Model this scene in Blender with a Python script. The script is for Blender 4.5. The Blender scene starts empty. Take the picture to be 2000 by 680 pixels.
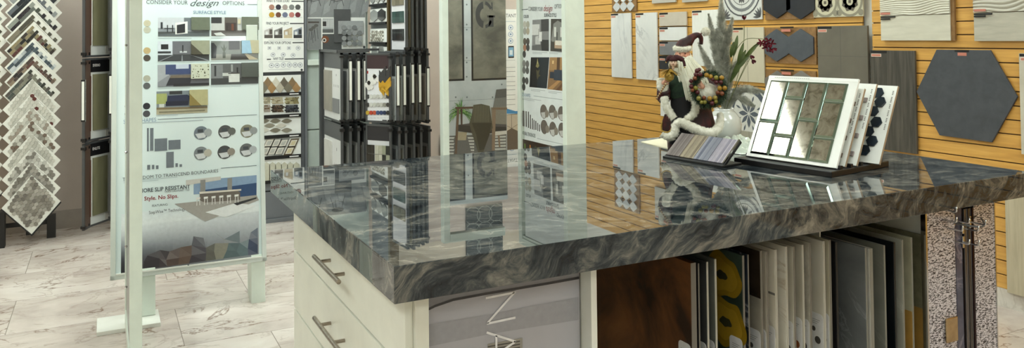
import bpy, math, random
from mathutils import Matrix, Vector
random.seed(7)
R = random.Random(11)
COL = bpy.context.scene.collection
PI = math.pi
# ------------------------------------------------------------------ camera model (lens fitted to the photograph)
H = 1.43
F_, YAW, PITCH, ROLL, CY = 1563.99, math.radians(27.0614), math.radians(1.35952), math.radians(-.618532), 30.0957
fw = Vector((math.sin(YAW)*math.cos(PITCH), math.cos(YAW)*math.cos(PITCH), math.sin(PITCH)))
r_ = Vector((math.cos(YAW), -math.sin(YAW), 0)); u_ = r_.cross(fw)
cr = math.cos(ROLL)*r_ + math.sin(ROLL)*u_
cu = -math.sin(ROLL)*r_ + math.cos(ROLL)*u_
CAM = Vector((0, 0, H))
def ray(x, y): return cr*((x-1000)/F_) - cu*((y-CY)/F_) + fw
def at(x, y, ax, val):
    d = ray(x, y); return CAM + d*((val-CAM[ax])/d[ax])
cam = bpy.data.cameras.new('camera'); camo = bpy.data.objects.new('camera', cam); COL.objects.link(camo)
camo.matrix_world = Matrix(((cr.x, cu.x, -fw.x, 0), (cr.y, cu.y, -fw.y, 0), (cr.z, cu.z, -fw.z, H), (0, 0, 0, 1)))
cam.sensor_width = 36; cam.lens = 36*F_/2000; cam.shift_y = -(340-CY)/2000; cam.clip_start = .05
bpy.context.scene.camera = camo
# ------------------------------------------------------------------ colours and materials
def lin(h):
    if not isinstance(h, str): return tuple(h)[:3]
    h = h.lstrip('#'); o = []
    for i in (0, 2, 4):
        c = int(h[i:i+2], 16)/255; o.append(c/12.92 if c <= .04045 else ((c+.055)/1.055)**2.4)
    return tuple(o)
MC = {}
class NT:
    def __init__(s, name):
        s.m = bpy.data.materials.new(name); s.m.use_nodes = True; s.t = s.m.node_tree
        s.b = s.t.nodes['Principled BSDF']; s.co = s.n('ShaderNodeTexCoord').outputs['Object']
    def n(s, typ, **k):
        x = s.t.nodes.new(typ)
        for a, v in k.items(): setattr(x, a, v)
        return x
    def l(s, a, b): s.t.links.new(a, b)
    def map(s, sc=(1, 1, 1), rot=(0, 0, 0), loc=(0, 0, 0), src=None):
        m = s.n('ShaderNodeMapping'); m.inputs['Scale'].default_value = sc; m.inputs['Rotation'].default_value = rot
        m.inputs['Location'].default_value = loc; s.l(src or s.co, m.inputs[0]); return m.outputs[0]
    def noise(s, v, scale, detail=4, rough=.55, dist=0):
        x = s.n('ShaderNodeTexNoise'); s.l(v, x.inputs['Vector']); x.inputs['Scale'].default_value = scale
        x.inputs['Detail'].default_value = detail; x.inputs['Roughness'].default_value = rough; x.inputs['Distortion'].default_value = dist
        return x.outputs['Fac']
    def math(s, op, a, b=0.0, c=None, clamp=False):
        x = s.n('ShaderNodeMath', operation=op); x.use_clamp = clamp
        for i, q in enumerate((a, b, c)):
            if q is None: continue
            if isinstance(q, (int, float)): x.inputs[i].default_value = q
            else: s.l(q, x.inputs[i])
        return x.outputs[0]
    def ramp(s, f, stops):
        x = s.n('ShaderNodeValToRGB'); e = x.color_ramp.elements
        while len(e) < len(stops): e.new(.5)
        for i, (p, c) in enumerate(stops): e[i].position = p; e[i].color = (*lin(c), 1)
        s.l(f, x.inputs[0]); return x.outputs[0]
    def mix(s, f, a, b, typ='MIX'):
        x = s.n('ShaderNodeMix', data_type='RGBA', blend_type=typ)
        for i, q in ((0, f), (6, a), (7, b)):
            if isinstance(q, (int, float)): x.inputs[i].default_value = q
            elif isinstance(q, (str, tuple)): x.inputs[i].default_value = (*lin(q), 1)
            else: s.l(q, x.inputs[i])
        return x.outputs[2]
    def fin(s, col, rough=.5, metal=0, bump=None, bs=.2, bd=.002, coat=0, spec=.5, ior=1.5):
        b = s.b
        if isinstance(col, (str, tuple)): b.inputs['Base Color'].default_value = (*lin(col), 1)
        else: s.l(col, b.inputs['Base Color'])
        b.inputs['Roughness'].default_value = rough; b.inputs['Metallic'].default_value = metal
        b.inputs['Specular IOR Level'].default_value = spec; b.inputs['IOR'].default_value = ior
        b.inputs['Coat Weight'].default_value = coat; b.inputs['Coat Roughness'].default_value = .04
        if bump is not None:
            x = s.n('ShaderNodeBump'); x.inputs['Strength'].default_value = bs; x.inputs['Distance'].default_value = bd
            s.l(bump, x.inputs['Height']); s.l(x.outputs[0], b.inputs['Normal'])
        return s.m
def mottle(name, c1, c2, scale=6, rough=.5, metal=0, st=(1, 1, 1), bs=0, detail=5, dist=.3, lo=.35, hi=.65, coat=0):
    if name in MC: return MC[name]
    t = NT(name); f = t.noise(t.map(st), scale, detail, .6, dist)
    MC[name] = t.fin(t.ramp(f, [(lo, c1), (hi, c2)]), rough, metal, f if bs else None, bs, .002, coat); return MC[name]
def plain(name, c, rough=.5, metal=0, coat=0):
    t0 = lin(c); d = tuple(x*.93 for x in t0)
    return mottle(name, d, t0, 9, rough, metal, coat=coat)
def veined(name, base, base2, vein, scale=2.5, rough=.25, w=.02, st=(1, 1, 1), rot=(0, 0, 0), amt=.8):
    if name in MC: return MC[name]
    t = NT(name); v = t.map(st, rot)
    c = t.ramp(t.noise(v, scale*1.5, 6, .6, .5), [(.3, base2), (.65, base)])
    a = t.math('ABSOLUTE', t.math('SUBTRACT', t.noise(v, scale, 7, .6, 1.2), .5))
    vn = t.math('MULTIPLY', t.math('SUBTRACT', 1, t.math('DIVIDE', a, w, clamp=True)), amt)
    gate = t.ramp(t.noise(v, scale*.8, 2, .5), [(.42, (0, 0, 0)), (.62, (1, 1, 1))])
    MC[name] = t.fin(t.mix(t.math('MULTIPLY', vn, gate), c, vein), rough); return MC[name]
def printmat(name, rough=.4, coat=0, metal=0):
    if name in MC: return MC[name]
    t = NT(name); a = t.n('ShaderNodeVertexColor'); a.layer_name = 'Col'
    f = t.noise(t.co, 60, 3); c = t.mix(1.0, a.outputs[0], t.ramp(f, [(.2, (.86, .86, .86)), (.8, (1, 1, 1))]), 'MULTIPLY')
    MC[name] = t.fin(c, rough, metal, coat=coat); return MC[name]
INK = printmat('printed_ink', .38, .35)
GLZ = printmat('glazed_pieces', .2, .3)
MATTE = printmat('matte_pieces', .6)
METP = printmat('brushed_metal_pieces', .28, 0, .55)
MINT = plain('pale_mint_paint', '#dfeae0', .35)
WHITE = plain('white_laminate', '#e9ebe4', .3)
CABW = plain('warm_white_lacquer', '#e6e7dc', .28)
PAPER = plain('white_board', '#ecefec', .4, coat=.4)
GREYU = plain('slate_grey_laminate', '#6f7378', .4)
BLACK = plain('black_satin', '#101012', .4)
STEEL = plain('dark_steel', '#4c4e50', .4, .15)
NICKEL = mottle('brushed_nickel', '#8a8076', '#b0a69a', 40, .3, 1, (1, 1, 8))
CHROME = plain('chrome', '#c8c8c8', .12, 1)
BROWNB = mottle('brown_hardboard', '#7a5a34', '#8f6c40', 30, .7)
# ------------------------------------------------------------------ mesh builder
class MB:
    def __init__(s, T=None): s.V = []; s.F = []; s.C = []; s.T = T
    def add(s, vs, fs, col=None):
        n = len(s.V); s.V += [tuple(s.T @ Vector(v)) if s.T else tuple(v) for v in vs]
        for f in fs: s.F.append([i+n for i in f]); s.C.append(col)
        return s
    def box(s, x0, x1, y0, y1, z0, z1, col=None):
        return s.add([(x, y, z) for x in (x0, x1) for y in (y0, y1) for z in (z0, z1)],
                     [(0, 1, 3, 2), (4, 6, 7, 5), (0, 4, 5, 1), (2, 3, 7, 6), (0, 2, 6, 4), (1, 5, 7, 3)], col)
    def prism(s, P, y0, y1, col=None):          # P: (x, z) outline, clockwise or not; front y0, back y1
        a = sum(P[i][0]*P[(i+1) % len(P)][1]-P[(i+1) % len(P)][0]*P[i][1] for i in range(len(P)))
        if a < 0: P = P[::-1]
        n = len(P)
        return s.add([(x, y0, z) for x, z in P]+[(x, y1, z) for x, z in P],
                     [tuple(range(n)), tuple(range(2*n-1, n-1, -1))]+[(i, i+n, (i+1) % n+n, (i+1) % n) for i in range(n)], col)
    def flat(s, P, y, col=None):
        a = sum(P[i][0]*P[(i+1) % len(P)][1]-P[(i+1) % len(P)][0]*P[i][1] for i in range(len(P)))
        if a < 0: P = P[::-1]
        return s.add([(x, y, z) for x, z in P], [tuple(range(len(P)))], col)
    def rect(s, x0, x1, z0, z1, y, col=None): return s.flat([(x0, z0), (x1, z0), (x1, z1), (x0, z1)], y, col)
    def ngon(s, cx, cz, r, n, y0, y1, col=None, a0=0, sx=1, sz=1):
        return s.prism([(cx+sx*r*math.cos(a0+2*PI*i/n), cz+sz*r*math.sin(a0+2*PI*i/n)) for i in range(n)], y0, y1, col)
    def dot(s, cx, cz, r, y, col=None, n=20, sx=1): return s.flat([(cx+sx*r*math.cos(2*PI*i/n), cz+r*math.sin(2*PI*i/n)) for i in range(n)], y, col)
    def tube(s, P, rad, n=8, col=None):
        P = [Vector(p) for p in P]; m = len(P)
        if not hasattr(rad, '__len__'): rad = [rad]*m
        vs = []; prev = None
        for i, p in enumerate(P):
            d = (P[min(i+1, m-1)]-P[max(i-1, 0)]).normalized()
            if prev is None: a = d.orthogonal().normalized()
            else: a = (prev-d*prev.dot(d)); a = a.normalized() if a.length > 1e-6 else d.orthogonal().normalized()
            prev = a; b = d.cross(a)
            for k in range(n):
                t = 2*PI*k/n; vs.append(p+(a*math.cos(t)+b*math.sin(t))*rad[i])
        fs = [(i*n+k, i*n+(k+1) % n, (i+1)*n+(k+1) % n, (i+1)*n+k) for i in range(m-1) for k in range(n)]
        fs += [tuple(range(n-1, -1, -1)), tuple((m-1)*n+k for k in range(n))]
        return s.add(vs, fs, col)
    def lathe(s, prof, n=24, c=(0, 0, 0), col=None, sx=1, sy=1):
        vs = [(c[0]+sx*r*math.cos(2*PI*k/n), c[1]+sy*r*math.sin(2*PI*k/n), c[2]+z) for r, z in prof for k in range(n)]
        m = len(prof)
        fs = [(i*n+k, i*n+(k+1) % n, (i+1)*n+(k+1) % n, (i+1)*n+k) for i in range(m-1) for k in range(n)]
        fs += [tuple(range(n-1, -1, -1)), tuple((m-1)*n+k for k in range(n))]
        return s.add(vs, fs, col)
    def ball(s, c, r, n=12, sx=1, sy=1, sz=1, col=None):
        m = n//2+1
        return s.lathe([(max(r*math.sin(PI*i/m), r*.02), -sz*r*math.cos(PI*i/m)) for i in range(m+1)], n, c, col, sx, sy)
    def build(s, name, mat, parent=None, smooth=False, bevel=0, kind=None, label=None, loc=None):
        me = bpy.data.meshes.new(name); me.from_pydata(s.V, [], s.F); me.update()
        if any(c is not None for c in s.C):
            ca = me.color_attributes.new('Col', 'FLOAT_COLOR', 'CORNER'); d = []
            for f, c in zip(s.F, s.C):
                c4 = (*lin(c if c is not None else '#ffffff'), 1)
                for _ in f: d += c4
            ca.data.foreach_set('color', d)
        if smooth: me.polygons.foreach_set('use_smooth', [True]*len(s.F))
        me.materials.append(mat)
        o = bpy.data.objects.new(name, me); COL.objects.link(o)
        if parent: o.parent = parent
        if loc: o.location = loc
        if bevel:
            b = o.modifiers.new('bevel', 'BEVEL'); b.width = bevel; b.segments = 2; b.limit_method = 'ANGLE'
        if kind: o['kind'] = kind
        if label: o['label'] = label
        return o
def tag(o, label, cat, group=None):
    o['label'] = label; o['category'] = cat
    if group: o['group'] = group
    return o
def thing(name, label, cat, M=None, group=None):
    o = bpy.data.objects.new(name, None); COL.objects.link(o); o.empty_display_size = .05
    if M is not None: o.matrix_world = M if isinstance(M, Matrix) else Matrix.Translation(M)
    return tag(o, label, cat, group)
class PL:                                         # a board's own plane: x right, y away from the viewer, z up
    def __init__(s, o, ux, uz=(0, 0, 1)):
        s.o = Vector(o); s.ux = Vector(ux).normalized(); s.uz = Vector(uz).normalized(); s.uy = s.uz.cross(s.ux)
    def M(s):
        a, b, c, o = s.ux, s.uy, s.uz, s.o
        return Matrix(((a.x, b.x, c.x, o.x), (a.y, b.y, c.y, o.y), (a.z, b.z, c.z, o.z), (0, 0, 0, 1)))
    def q(s, x, y):
        d = ray(x, y); p = CAM + d*((s.o-CAM).dot(s.uy)/d.dot(s.uy)) - s.o
        return (p.dot(s.ux), p.dot(s.uz))
    def at(s, u, w=0, y=0): return PL(s.o+s.ux*u+s.uz*w+s.uy*y, s.ux, s.uz)
def yawdir(deg): a = math.radians(deg); return (math.sin(a), math.cos(a), 0)   # 90 = +X
def text(body, p0, x1, h, y, mat, parent, name='lettering', rot=0, bold=0, shear=0, fit=True):
    cu_ = bpy.data.curves.new(name, 'FONT'); cu_.body = body; cu_.size = 1; cu_.offset = bold; cu_.shear = shear; cu_.resolution_u = 2
    o = bpy.data.objects.new('tmp', cu_); COL.objects.link(o)
    dg = bpy.context.evaluated_depsgraph_get(); me = bpy.data.meshes.new_from_object(o.evaluated_get(dg))
    bpy.data.objects.remove(o); bpy.data.curves.remove(cu_)
    xs = [v.co.x for v in me.vertices]; x0 = min(xs); w = max(xs)-x0
    sx = (math.hypot(x1[0]-p0[0], x1[1]-p0[1]))/w; a = math.atan2(x1[1]-p0[1], x1[0]-p0[0])
    for v in me.vertices:
        lx = (v.co.x-x0)*sx; lz = v.co.y*h/.7
        v.co = (p0[0]+lx*math.cos(a)-lz*math.sin(a), y, p0[1]+lx*math.sin(a)+lz*math.cos(a))
    me.materials.clear(); me.materials.append(mat); me.name = name
    n = bpy.data.objects.new(name, me); COL.objects.link(n); n.parent = parent; return n
INKD = plain('dark_grey_ink', '#4a5258', .5); INKR = plain('red_ink', '#8c2430', .5); INKB = plain('blue_grey_ink', '#7f97b0', .5)
INKW = plain('white_ink', '#f0f0f0', .5)
def unit(mb, x0, x1, z0, z1, y, shapes):         # a printed picture: polygons in 0..1 coordinates
    for i, (c, P) in enumerate(shapes):
        if len(P) == 4 and not hasattr(P[0], '__len__'): P = [(P[0], P[1]), (P[2], P[1]), (P[2], P[3]), (P[0], P[3])]
        mb.flat([(x0+(x1-x0)*a, z0+(z1-z0)*b) for a, b in P], y-.00025*(i+1), c)
# ------------------------------------------------------------------ the room
XR, YB, CH = 4.16, 6.98, 2.85
def struct(name, mb, mat): return mb.build(name, mat, kind='structure')
def floor_mat():
    t = NT('marble_floor_tile'); s = t.n('ShaderNodeSeparateXYZ'); t.l(t.co, s.inputs[0]); X, Y = s.outputs[0], s.outputs[1]
    ry = t.math('DIVIDE', t.math('SUBTRACT', Y, 4.04-.57*40), .57); row = t.math('FLOOR', ry); fy = t.math('FRACT', ry)
    odd = t.math('MODULO', row, 2)
    rx = t.math('DIVIDE', t.math('SUBTRACT', t.math('ADD', X, 1.15*20-.339), t.math('MULTIPLY', odd, .39)), 1.15)
    cx = t.math('FLOOR', rx); fx = t.math('FRACT', rx)
    gx = t.math('LESS_THAN', t.math('ABSOLUTE', t.math('SUBTRACT', fx, .5)), .5-.0015)
    gy = t.math('LESS_THAN', t.math('ABSOLUTE', t.math('SUBTRACT', fy, .5)), .5-.003)
    tile = t.math('MULTIPLY', gx, gy)
    cv = t.n('ShaderNodeCombineXYZ'); t.l(t.math('MULTIPLY', cx, 3.7), cv.inputs[0]); t.l(t.math('MULTIPLY', row, 5.3), cv.inputs[1])
    t.l(t.math('ADD', t.math('MULTIPLY', cx, 1.3), row), cv.inputs[2])
    va = t.n('ShaderNodeVectorMath', operation='ADD'); t.l(t.map((.8, 1.35, 1), (0, 0, -.5)), va.inputs[0]); t.l(cv.outputs[0], va.inputs[1])
    v = va.outputs[0]
    base = t.ramp(t.noise(v, 2.2, 6, .6, .4), [(.28, '#b0a59d'), (.5, '#cdc3bb'), (.7, '#ddd6cf')])
    a = t.math('ABSOLUTE', t.math('SUBTRACT', t.noise(v, 1.5, 7, .58, .7), .5))
    vn = t.math('SUBTRACT', 1, t.math('DIVIDE', a, .011, clamp=True))
    gate = t.ramp(t.noise(v, 2.6, 2), [(.42, (0, 0, 0)), (.56, (1, 1, 1))])
    col = t.mix(t.math('MULTIPLY', t.math('MULTIPLY', vn, gate), .9), base, '#6f5340')
    a2 = t.math('ABSOLUTE', t.math('SUBTRACT', t.noise(v, 3.1, 6, .6, .8), .47))
    vn2 = t.math('MULTIPLY', t.math('SUBTRACT', 1, t.math('DIVIDE', a2, .02, clamp=True)), .3)
    col = t.mix(t.math('MULTIPLY', vn2, 1.1), col, '#857264')
    col = t.mix(tile, '#8d857c', col)
    return t.fin(col, .16, bump=tile, bs=.3, bd=.001)
FLOOR = floor_mat()
struct('floor', MB().box(-3, XR, -2.6, YB, -.1, 0), FLOOR)
WALLM = mottle('taupe_wall_paint', '#bfb3aa', '#c7bbb2', 3, .7)
BEIGE = mottle('pale_wall_paint', '#cfc3b0', '#d4c8b6', 3, .7)
WSD = mottle('white_wall_paint', '#e2e2da', '#e8e8e0', 3, .6)
struct('wall_back', MB().box(-3.1, XR+.1, YB, YB+.1, -.1, 2.3), WALLM)
struct('wall_back_upper', MB().box(-3.1, XR+.1, YB, YB+.1, 2.3, CH), BEIGE)
struct('wall_right', MB().box(XR, XR+.1, -2.7, YB, -.1, CH), WSD)
struct('wall_left', MB().box(-3.1, -3, -2.7, YB, -.1, CH), BEIGE)
struct('wall_front', MB().box(-3.1, XR+.1, -2.7, -2.6, -.1, CH), BEIGE)
struct('ceiling', MB().box(-3.1, XR+.1, -2.7, YB+.1, CH, CH+.1), mottle('ceiling_tile', '#dcdcd6', '#e6e6e0', 20, .8))
BASEM = veined('marble_baseboard', '#d8d4cc', '#c8c2b8', '#8f8578', 3, .25)
GBASE = veined('grey_baseboard', '#a39a92', '#958c84', '#7f766e', 3, .3)
struct('baseboard_back', MB().box(-3, 2.9, YB-.012, YB, 0, .135), GBASE)
struct('baseboard_right', MB().box(XR-.03, XR-.018, -2.6, YB-.02, 0, .094), BASEM)
# lights: recessed troffers
LM = bpy.data.materials.new('lit_diffuser'); LM.use_nodes = True; nt = LM.node_tree
em = nt.nodes.new('ShaderNodeEmission'); em.inputs[0].default_value = (.93, 1, .93, 1); em.inputs[1].default_value = 12.5
nt.links.new(em.outputs[0], nt.nodes['Material Output'].inputs[0]); nt.nodes.remove(nt.nodes['Principled BSDF'])
for i, (x, y) in enumerate([(-1.2, -1.2), (1.6, -1.2), (-1.2, 1.3), (1.5, 1.3), (3.3, 1.2), (-1.2, 3.7), (.18, 4.3), (.80, 4.3), (3.3, 3.9), (-.9, 6.0), (1.2, 6.2), (3.2, 6.1)]):
    where = ['behind the camera at left', 'behind the camera at right', 'left of the camera', 'above the front of the stone counter', 'above the right end of the counter by the slatwall', 'left of the slim upright stand', 'above the floor left of the counter, one of a pair', 'above the counter far corner, other of the pair', 'above the back right corner of the counter', 'above the diamond mosaic rack', 'above the grey sample bays', 'above the armchair poster'][i]
    t = thing('ceiling_light', 'white framed ceiling troffer '+where, 'light', (x, y, CH), 'recessed ceiling troffers')
    fr = MB()
    for a in ((-.31, .31, -.62, -.6), (-.31, .31, .6, .62), (-.31, -.3, -.6, .6), (.3, .31, -.6, .6)): fr.box(a[0], a[1], a[2], a[3], -.02, 0)
    fr.build('light_frame', WHITE, t); MB().box(-.3, .3, -.6, .6, -.012, -.004).build('diffuser', LM, t)
# ------------------------------------------------------------------ stone worktop
def stone_mat():
    t = NT('grey_swirled_stone'); v0 = t.map((1, 1, 1), (0, 0, .0))
    w = t.n('ShaderNodeTexNoise'); t.l(v0, w.inputs[0]); w.inputs['Scale'].default_value = 1.9; w.inputs['Detail'].default_value = 4
    sc = t.n('ShaderNodeVectorMath', operation='SCALE'); t.l(w.outputs['Color'], sc.inputs[0]); sc.inputs['Scale'].default_value = .62
    ad = t.n('ShaderNodeVectorMath', operation='ADD'); t.l(v0, ad.inputs[0]); t.l(sc.outputs[0], ad.inputs[1])
    rt = t.map((1, 1, 1), (0, math.radians(38), math.radians(14)), src=ad.outputs[0])
    v = t.map((1.8, 6.2, 8.5), src=rt)
    f1 = t.noise(v, 1.5, 9, .66, .35); f2 = t.noise(t.map((1, 2.6, 2.6), src=rt), 1.7, 5, .6, .5); f3 = t.noise(v, 5, 6, .7, .3)
    f = t.math('ADD', t.math('ADD', t.math('MULTIPLY', f1, .42), t.math('MULTIPLY', f2, .18)), t.math('MULTIPLY', f3, .40))
    col = t.ramp(f, [(.37, '#0d1115'), (.45, '#23292e'), (.50, '#3f4446'), (.55, '#65645f'), (.61, '#86827a'), (.70, '#a09a8f')])
    return t.fin(col, .012, spec=.5, ior=1.5)
STONE = stone_mat()
CT = Vector((1.793, 2.487, .825))
ct = MB().box(.584-CT.x, 3.002-CT.x, 1.74-CT.y, 3.234-CT.y, 0, .085).build('countertop', STONE, bevel=.002, loc=CT)
tag(ct, 'thick polished dark grey swirled stone worktop on the white island cabinet', 'countertop')
# ------------------------------------------------------------------ island cabinet
isl = thing('island_cabinet', 'white island cabinet with drawers at the left end and open slab bays along the front', 'cabinet', (1.75, 2.4, 0))
def W(mb): mb.T = Matrix.Translation((-1.75, -2.4, 0)); return mb
W(b := MB()); b.box(.65, .665, 1.80, 3.03, .08, .823); b.box(.65, 1.13, 3.015, 3.03, .08, .823); b.box(.65, .684, 1.785, 1.81, .0, .823)
b.box(.684, 1.138, 1.88, 1.90, .08, .823)
b.box(1.15, 2.87, 2.56, 2.58, .08, .823); b.box(.7, 2.85, 1.9, 2.9, 0, .08); b.box(.665, 2.87, 1.86, 3.0, .08, .1); b.box(2.85, 2.87, 1.82, 3.0, .08, .823)
b.build('carcass', CABW, isl, bevel=.001)
W(MB()).box(1.138, 1.156, 1.79, 2.56, .08, .823).build('stile', WHITE, isl, bevel=.001)
W(MB()).box(2.0955, 2.1015, 1.90, 2.56, .08, .823).build('divider', WHITE, isl, bevel=.001)
W(MB()).box(2.102, 2.50, 2.49, 2.56, .1, .823).build('back_panel', plain('light_grey_panel', '#c4c4c0', .4), isl)
W(MB()).box(2.502, 2.515, 1.83, 2.49, .08, .823).build('end_stile', WHITE, isl)
for z0, z1 in ((.647, .812), (.433, .639), (.222, .425), (.09, .214)):
    d = W(MB()).box(.63, .65, 1.80, 3.03, z0, z1).build('drawer', CABW, isl, bevel=.0015)
    zc = (z0+z1)/2+.005
    if z1 > .3:
        h = MB(); h.T = Matrix.Translation((-1.75, -2.4, 0)); h.tube([(.595, 2.26, zc), (.595, 2.56, zc)], .007, 12)
        h.tube([(.598, 2.33, zc), (.63, 2.33, zc)], .0055, 10); h.tube([(.598, 2.49, zc), (.63, 2.49, zc)], .0055, 10)
        h.build('handle', NICKEL, d, smooth=False)
# printed poster in the front of the cabinet
P = PL((.911, 1.84, .1), (1, 0, 0)); nap = thing('cabinet_poster', 'grey poster with sideways white thin letters set into the cabinet front', 'poster', P.M())
MB().box(-.222, .222, 0, .008, 0, .71).build('poster_sheet', mottle('lilac_grey_print', '#a7a7b0', '#b7b7c0', 1.5, .3), nap)
m = MB(); Q = lambda x, y: P.q(x, y)
arc = [(823, 613), (850, 600), (885, 588), (950, 576), (1010, 566), (1070, 556), (1131, 545)]
up = [Q(*a) for a in arc]; m.flat([(a, min(c, .705)) for a, c in up]+[(.22, .708), (-.22, .708)], -.0006, '#8b8b92')
m.flat([Q(*a) for a in arc]+[Q(a[0], a[1]-5) for a in arc[::-1]], -.0012, '#26242a')
m.flat([Q(*a) for a in ((823, 636), (950, 615), (1130, 580), (1130, 625), (960, 652), (823, 680))], -.0006, '#a2a2aa')
m.build('printed_curve', INK, nap)
m = MB()
for a, b in (((948, 582), (1006, 570.5)), ((1004, 571), (951, 631)), ((950, 632), (1006, 620)), ((949.7, 649), (1006.5, 667)), ((1006, 667), (949.7, 705)), ((968.6, 655), (968.6, 692))):
    A, B = Vector(Q(*a)), Vector(Q(*b)); n = (B-A).normalized(); n = Vector((-n.y, n.x))*.0028
    m.flat([tuple(A+n), tuple(B+n), tuple(B-n), tuple(A-n)], -.0024, '#f4f4f8')
m.build('lettering', INK, nap)
m = MB(); m.flat([Q(952, 672), Q(1020, 660), Q(1020, 700), Q(952, 712)], -.0012, '#9a968e')
for k in range(6): m.flat([Q(952, 676+k*6), Q(1015, 665+k*6), Q(1015, 667.5+k*6), Q(952, 678.5+k*6)], -.0016, '#4a4642')
m.build('wood_grain_print', INK, nap)
# ------------------------------------------------------------------ stone slabs standing in the open bays
def card(parent, mb_y, z0, col='#e8eaee', dots=('#6e6760', '#3b3a3a')):
    y0 = mb_y; m = MB(); r = .012; w = .055; hh = .14
    P_ = []
    for cx, cz, a in ((w-r, r, -PI/2), (w-r, hh-r, 0), (r, hh-r, PI/2), (r, r, PI)):
        for k in range(5): P_.append((cx+r*math.cos(a+k*PI/8), cz+r*math.sin(a+k*PI/8)))
    # plane of the slab face: local -x is the face, y runs from the front edge backwards
    m.T = Matrix(((0, 1, 0, -.0008), (-1, 0, 0, y0+w), (0, 0, 1, z0), (0, 0, 0, 1)))
    m.prism(P_, -.001, 0, col)
    m.dot(.033, .055, .012, -.0016, dots[0]); m.dot(.017, .088, .008, -.0016, dots[1])
    for k in range(3): m.rect(.012, .044-.006*k, .118-.006*k, .1195-.006*k, -.0016, '#8a8c90')
    m.build('label_card', INK, parent)
dk = mottle
SL = [
 (1360, .020, 'rust brown', dk('slab_rust', '#2e1a0b', '#9c6230', 3.4, .45, st=(1, 1, 1), lo=.38, hi=.74, detail=8, dist=.8), 'rust brown metallic look slab, leftmost in the open bay under the counter', .62, 1),
 (1366.5, .006, '', dk('slab_black', '#15151a', '#1d1e22', 5, .3), 'thin black slab right behind the rust brown slab', None, 1),
 (1384, .008, '', dk('slab_charcoal', '#3e4042', '#4c4e50', 4, .35), 'charcoal slab between the thin black slab and the slate grey slab', .62, 0),
 (1400, .008, '', dk('slab_slate', '#646864', '#787c76', 4, .35), 'slate grey slab just left of the yellow and green painted slab', .61, 0),
 (1454.7, .009, '', None, 'dark green slab with large yellow round blooms in the open bay', .615, 1),
 (1463.5, .006, '', veined('slab_agate', '#20242c', '#3a4654', '#d8dade', 6, .3, .03), 'narrow slab edge with dark and white chips, right of the yellow and green slab', None, 0),
 (1489.6, .008, '', None, 'pale grey slab with a dark brown block on its upper half', .61, 0),
 (1500.5, .008, '', dk('slab_taupe', '#b0aa9c', '#beb8ac', 5, .4), 'taupe slab behind the one with the dark brown block', .6, 0),
 (1518.5, .009, '', veined('slab_cream_line', '#e6e2d6', '#dad6ca', '#8f8c86', 3, .25), 'cream slab with thin grey inlaid curved lines', .6, 1),
 (1539, .009, '', veined('slab_gold_vein', '#e8e6de', '#dcdad0', '#94784c', 5, .2, .03), 'white marble slab with golden brown veins', None, 0),
 (1553.5, .008, '', dk('slab_dove', '#ccc9be', '#c0bdb0', 6, .4), 'dove grey slab just right of the gold veined marble slab', .59, 0),
 (1571, .008, '', dk('slab_ash', '#c4c1b6', '#b6b3a6', 7, .45), 'ash grey slab with a copper dot swatch card', .6, 2),
 (1585, .008, '', dk('slab_speckle', '#c0bdb2', '#a8a59a', 30, .5), 'speckled light grey slab left of the tallest pale slab', .57, 0),
 (1612.4, .009, '', dk('slab_pearl', '#ccc9be', '#d8d6cc', 3, .3), 'broad pearl grey slab with a swatch card of dark round chips, near the bay divider', .60, 1),
 (1624.5, .009, '', dk('slab_sand', '#b4b09c', '#c0bcaa', 8, .45), 'sandy grey slab, last one left of the bay divider', .6, 1),
]
SY = 1.852
def front_x(px, Y=SY): return at(px, 580, 1, Y).x
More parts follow.
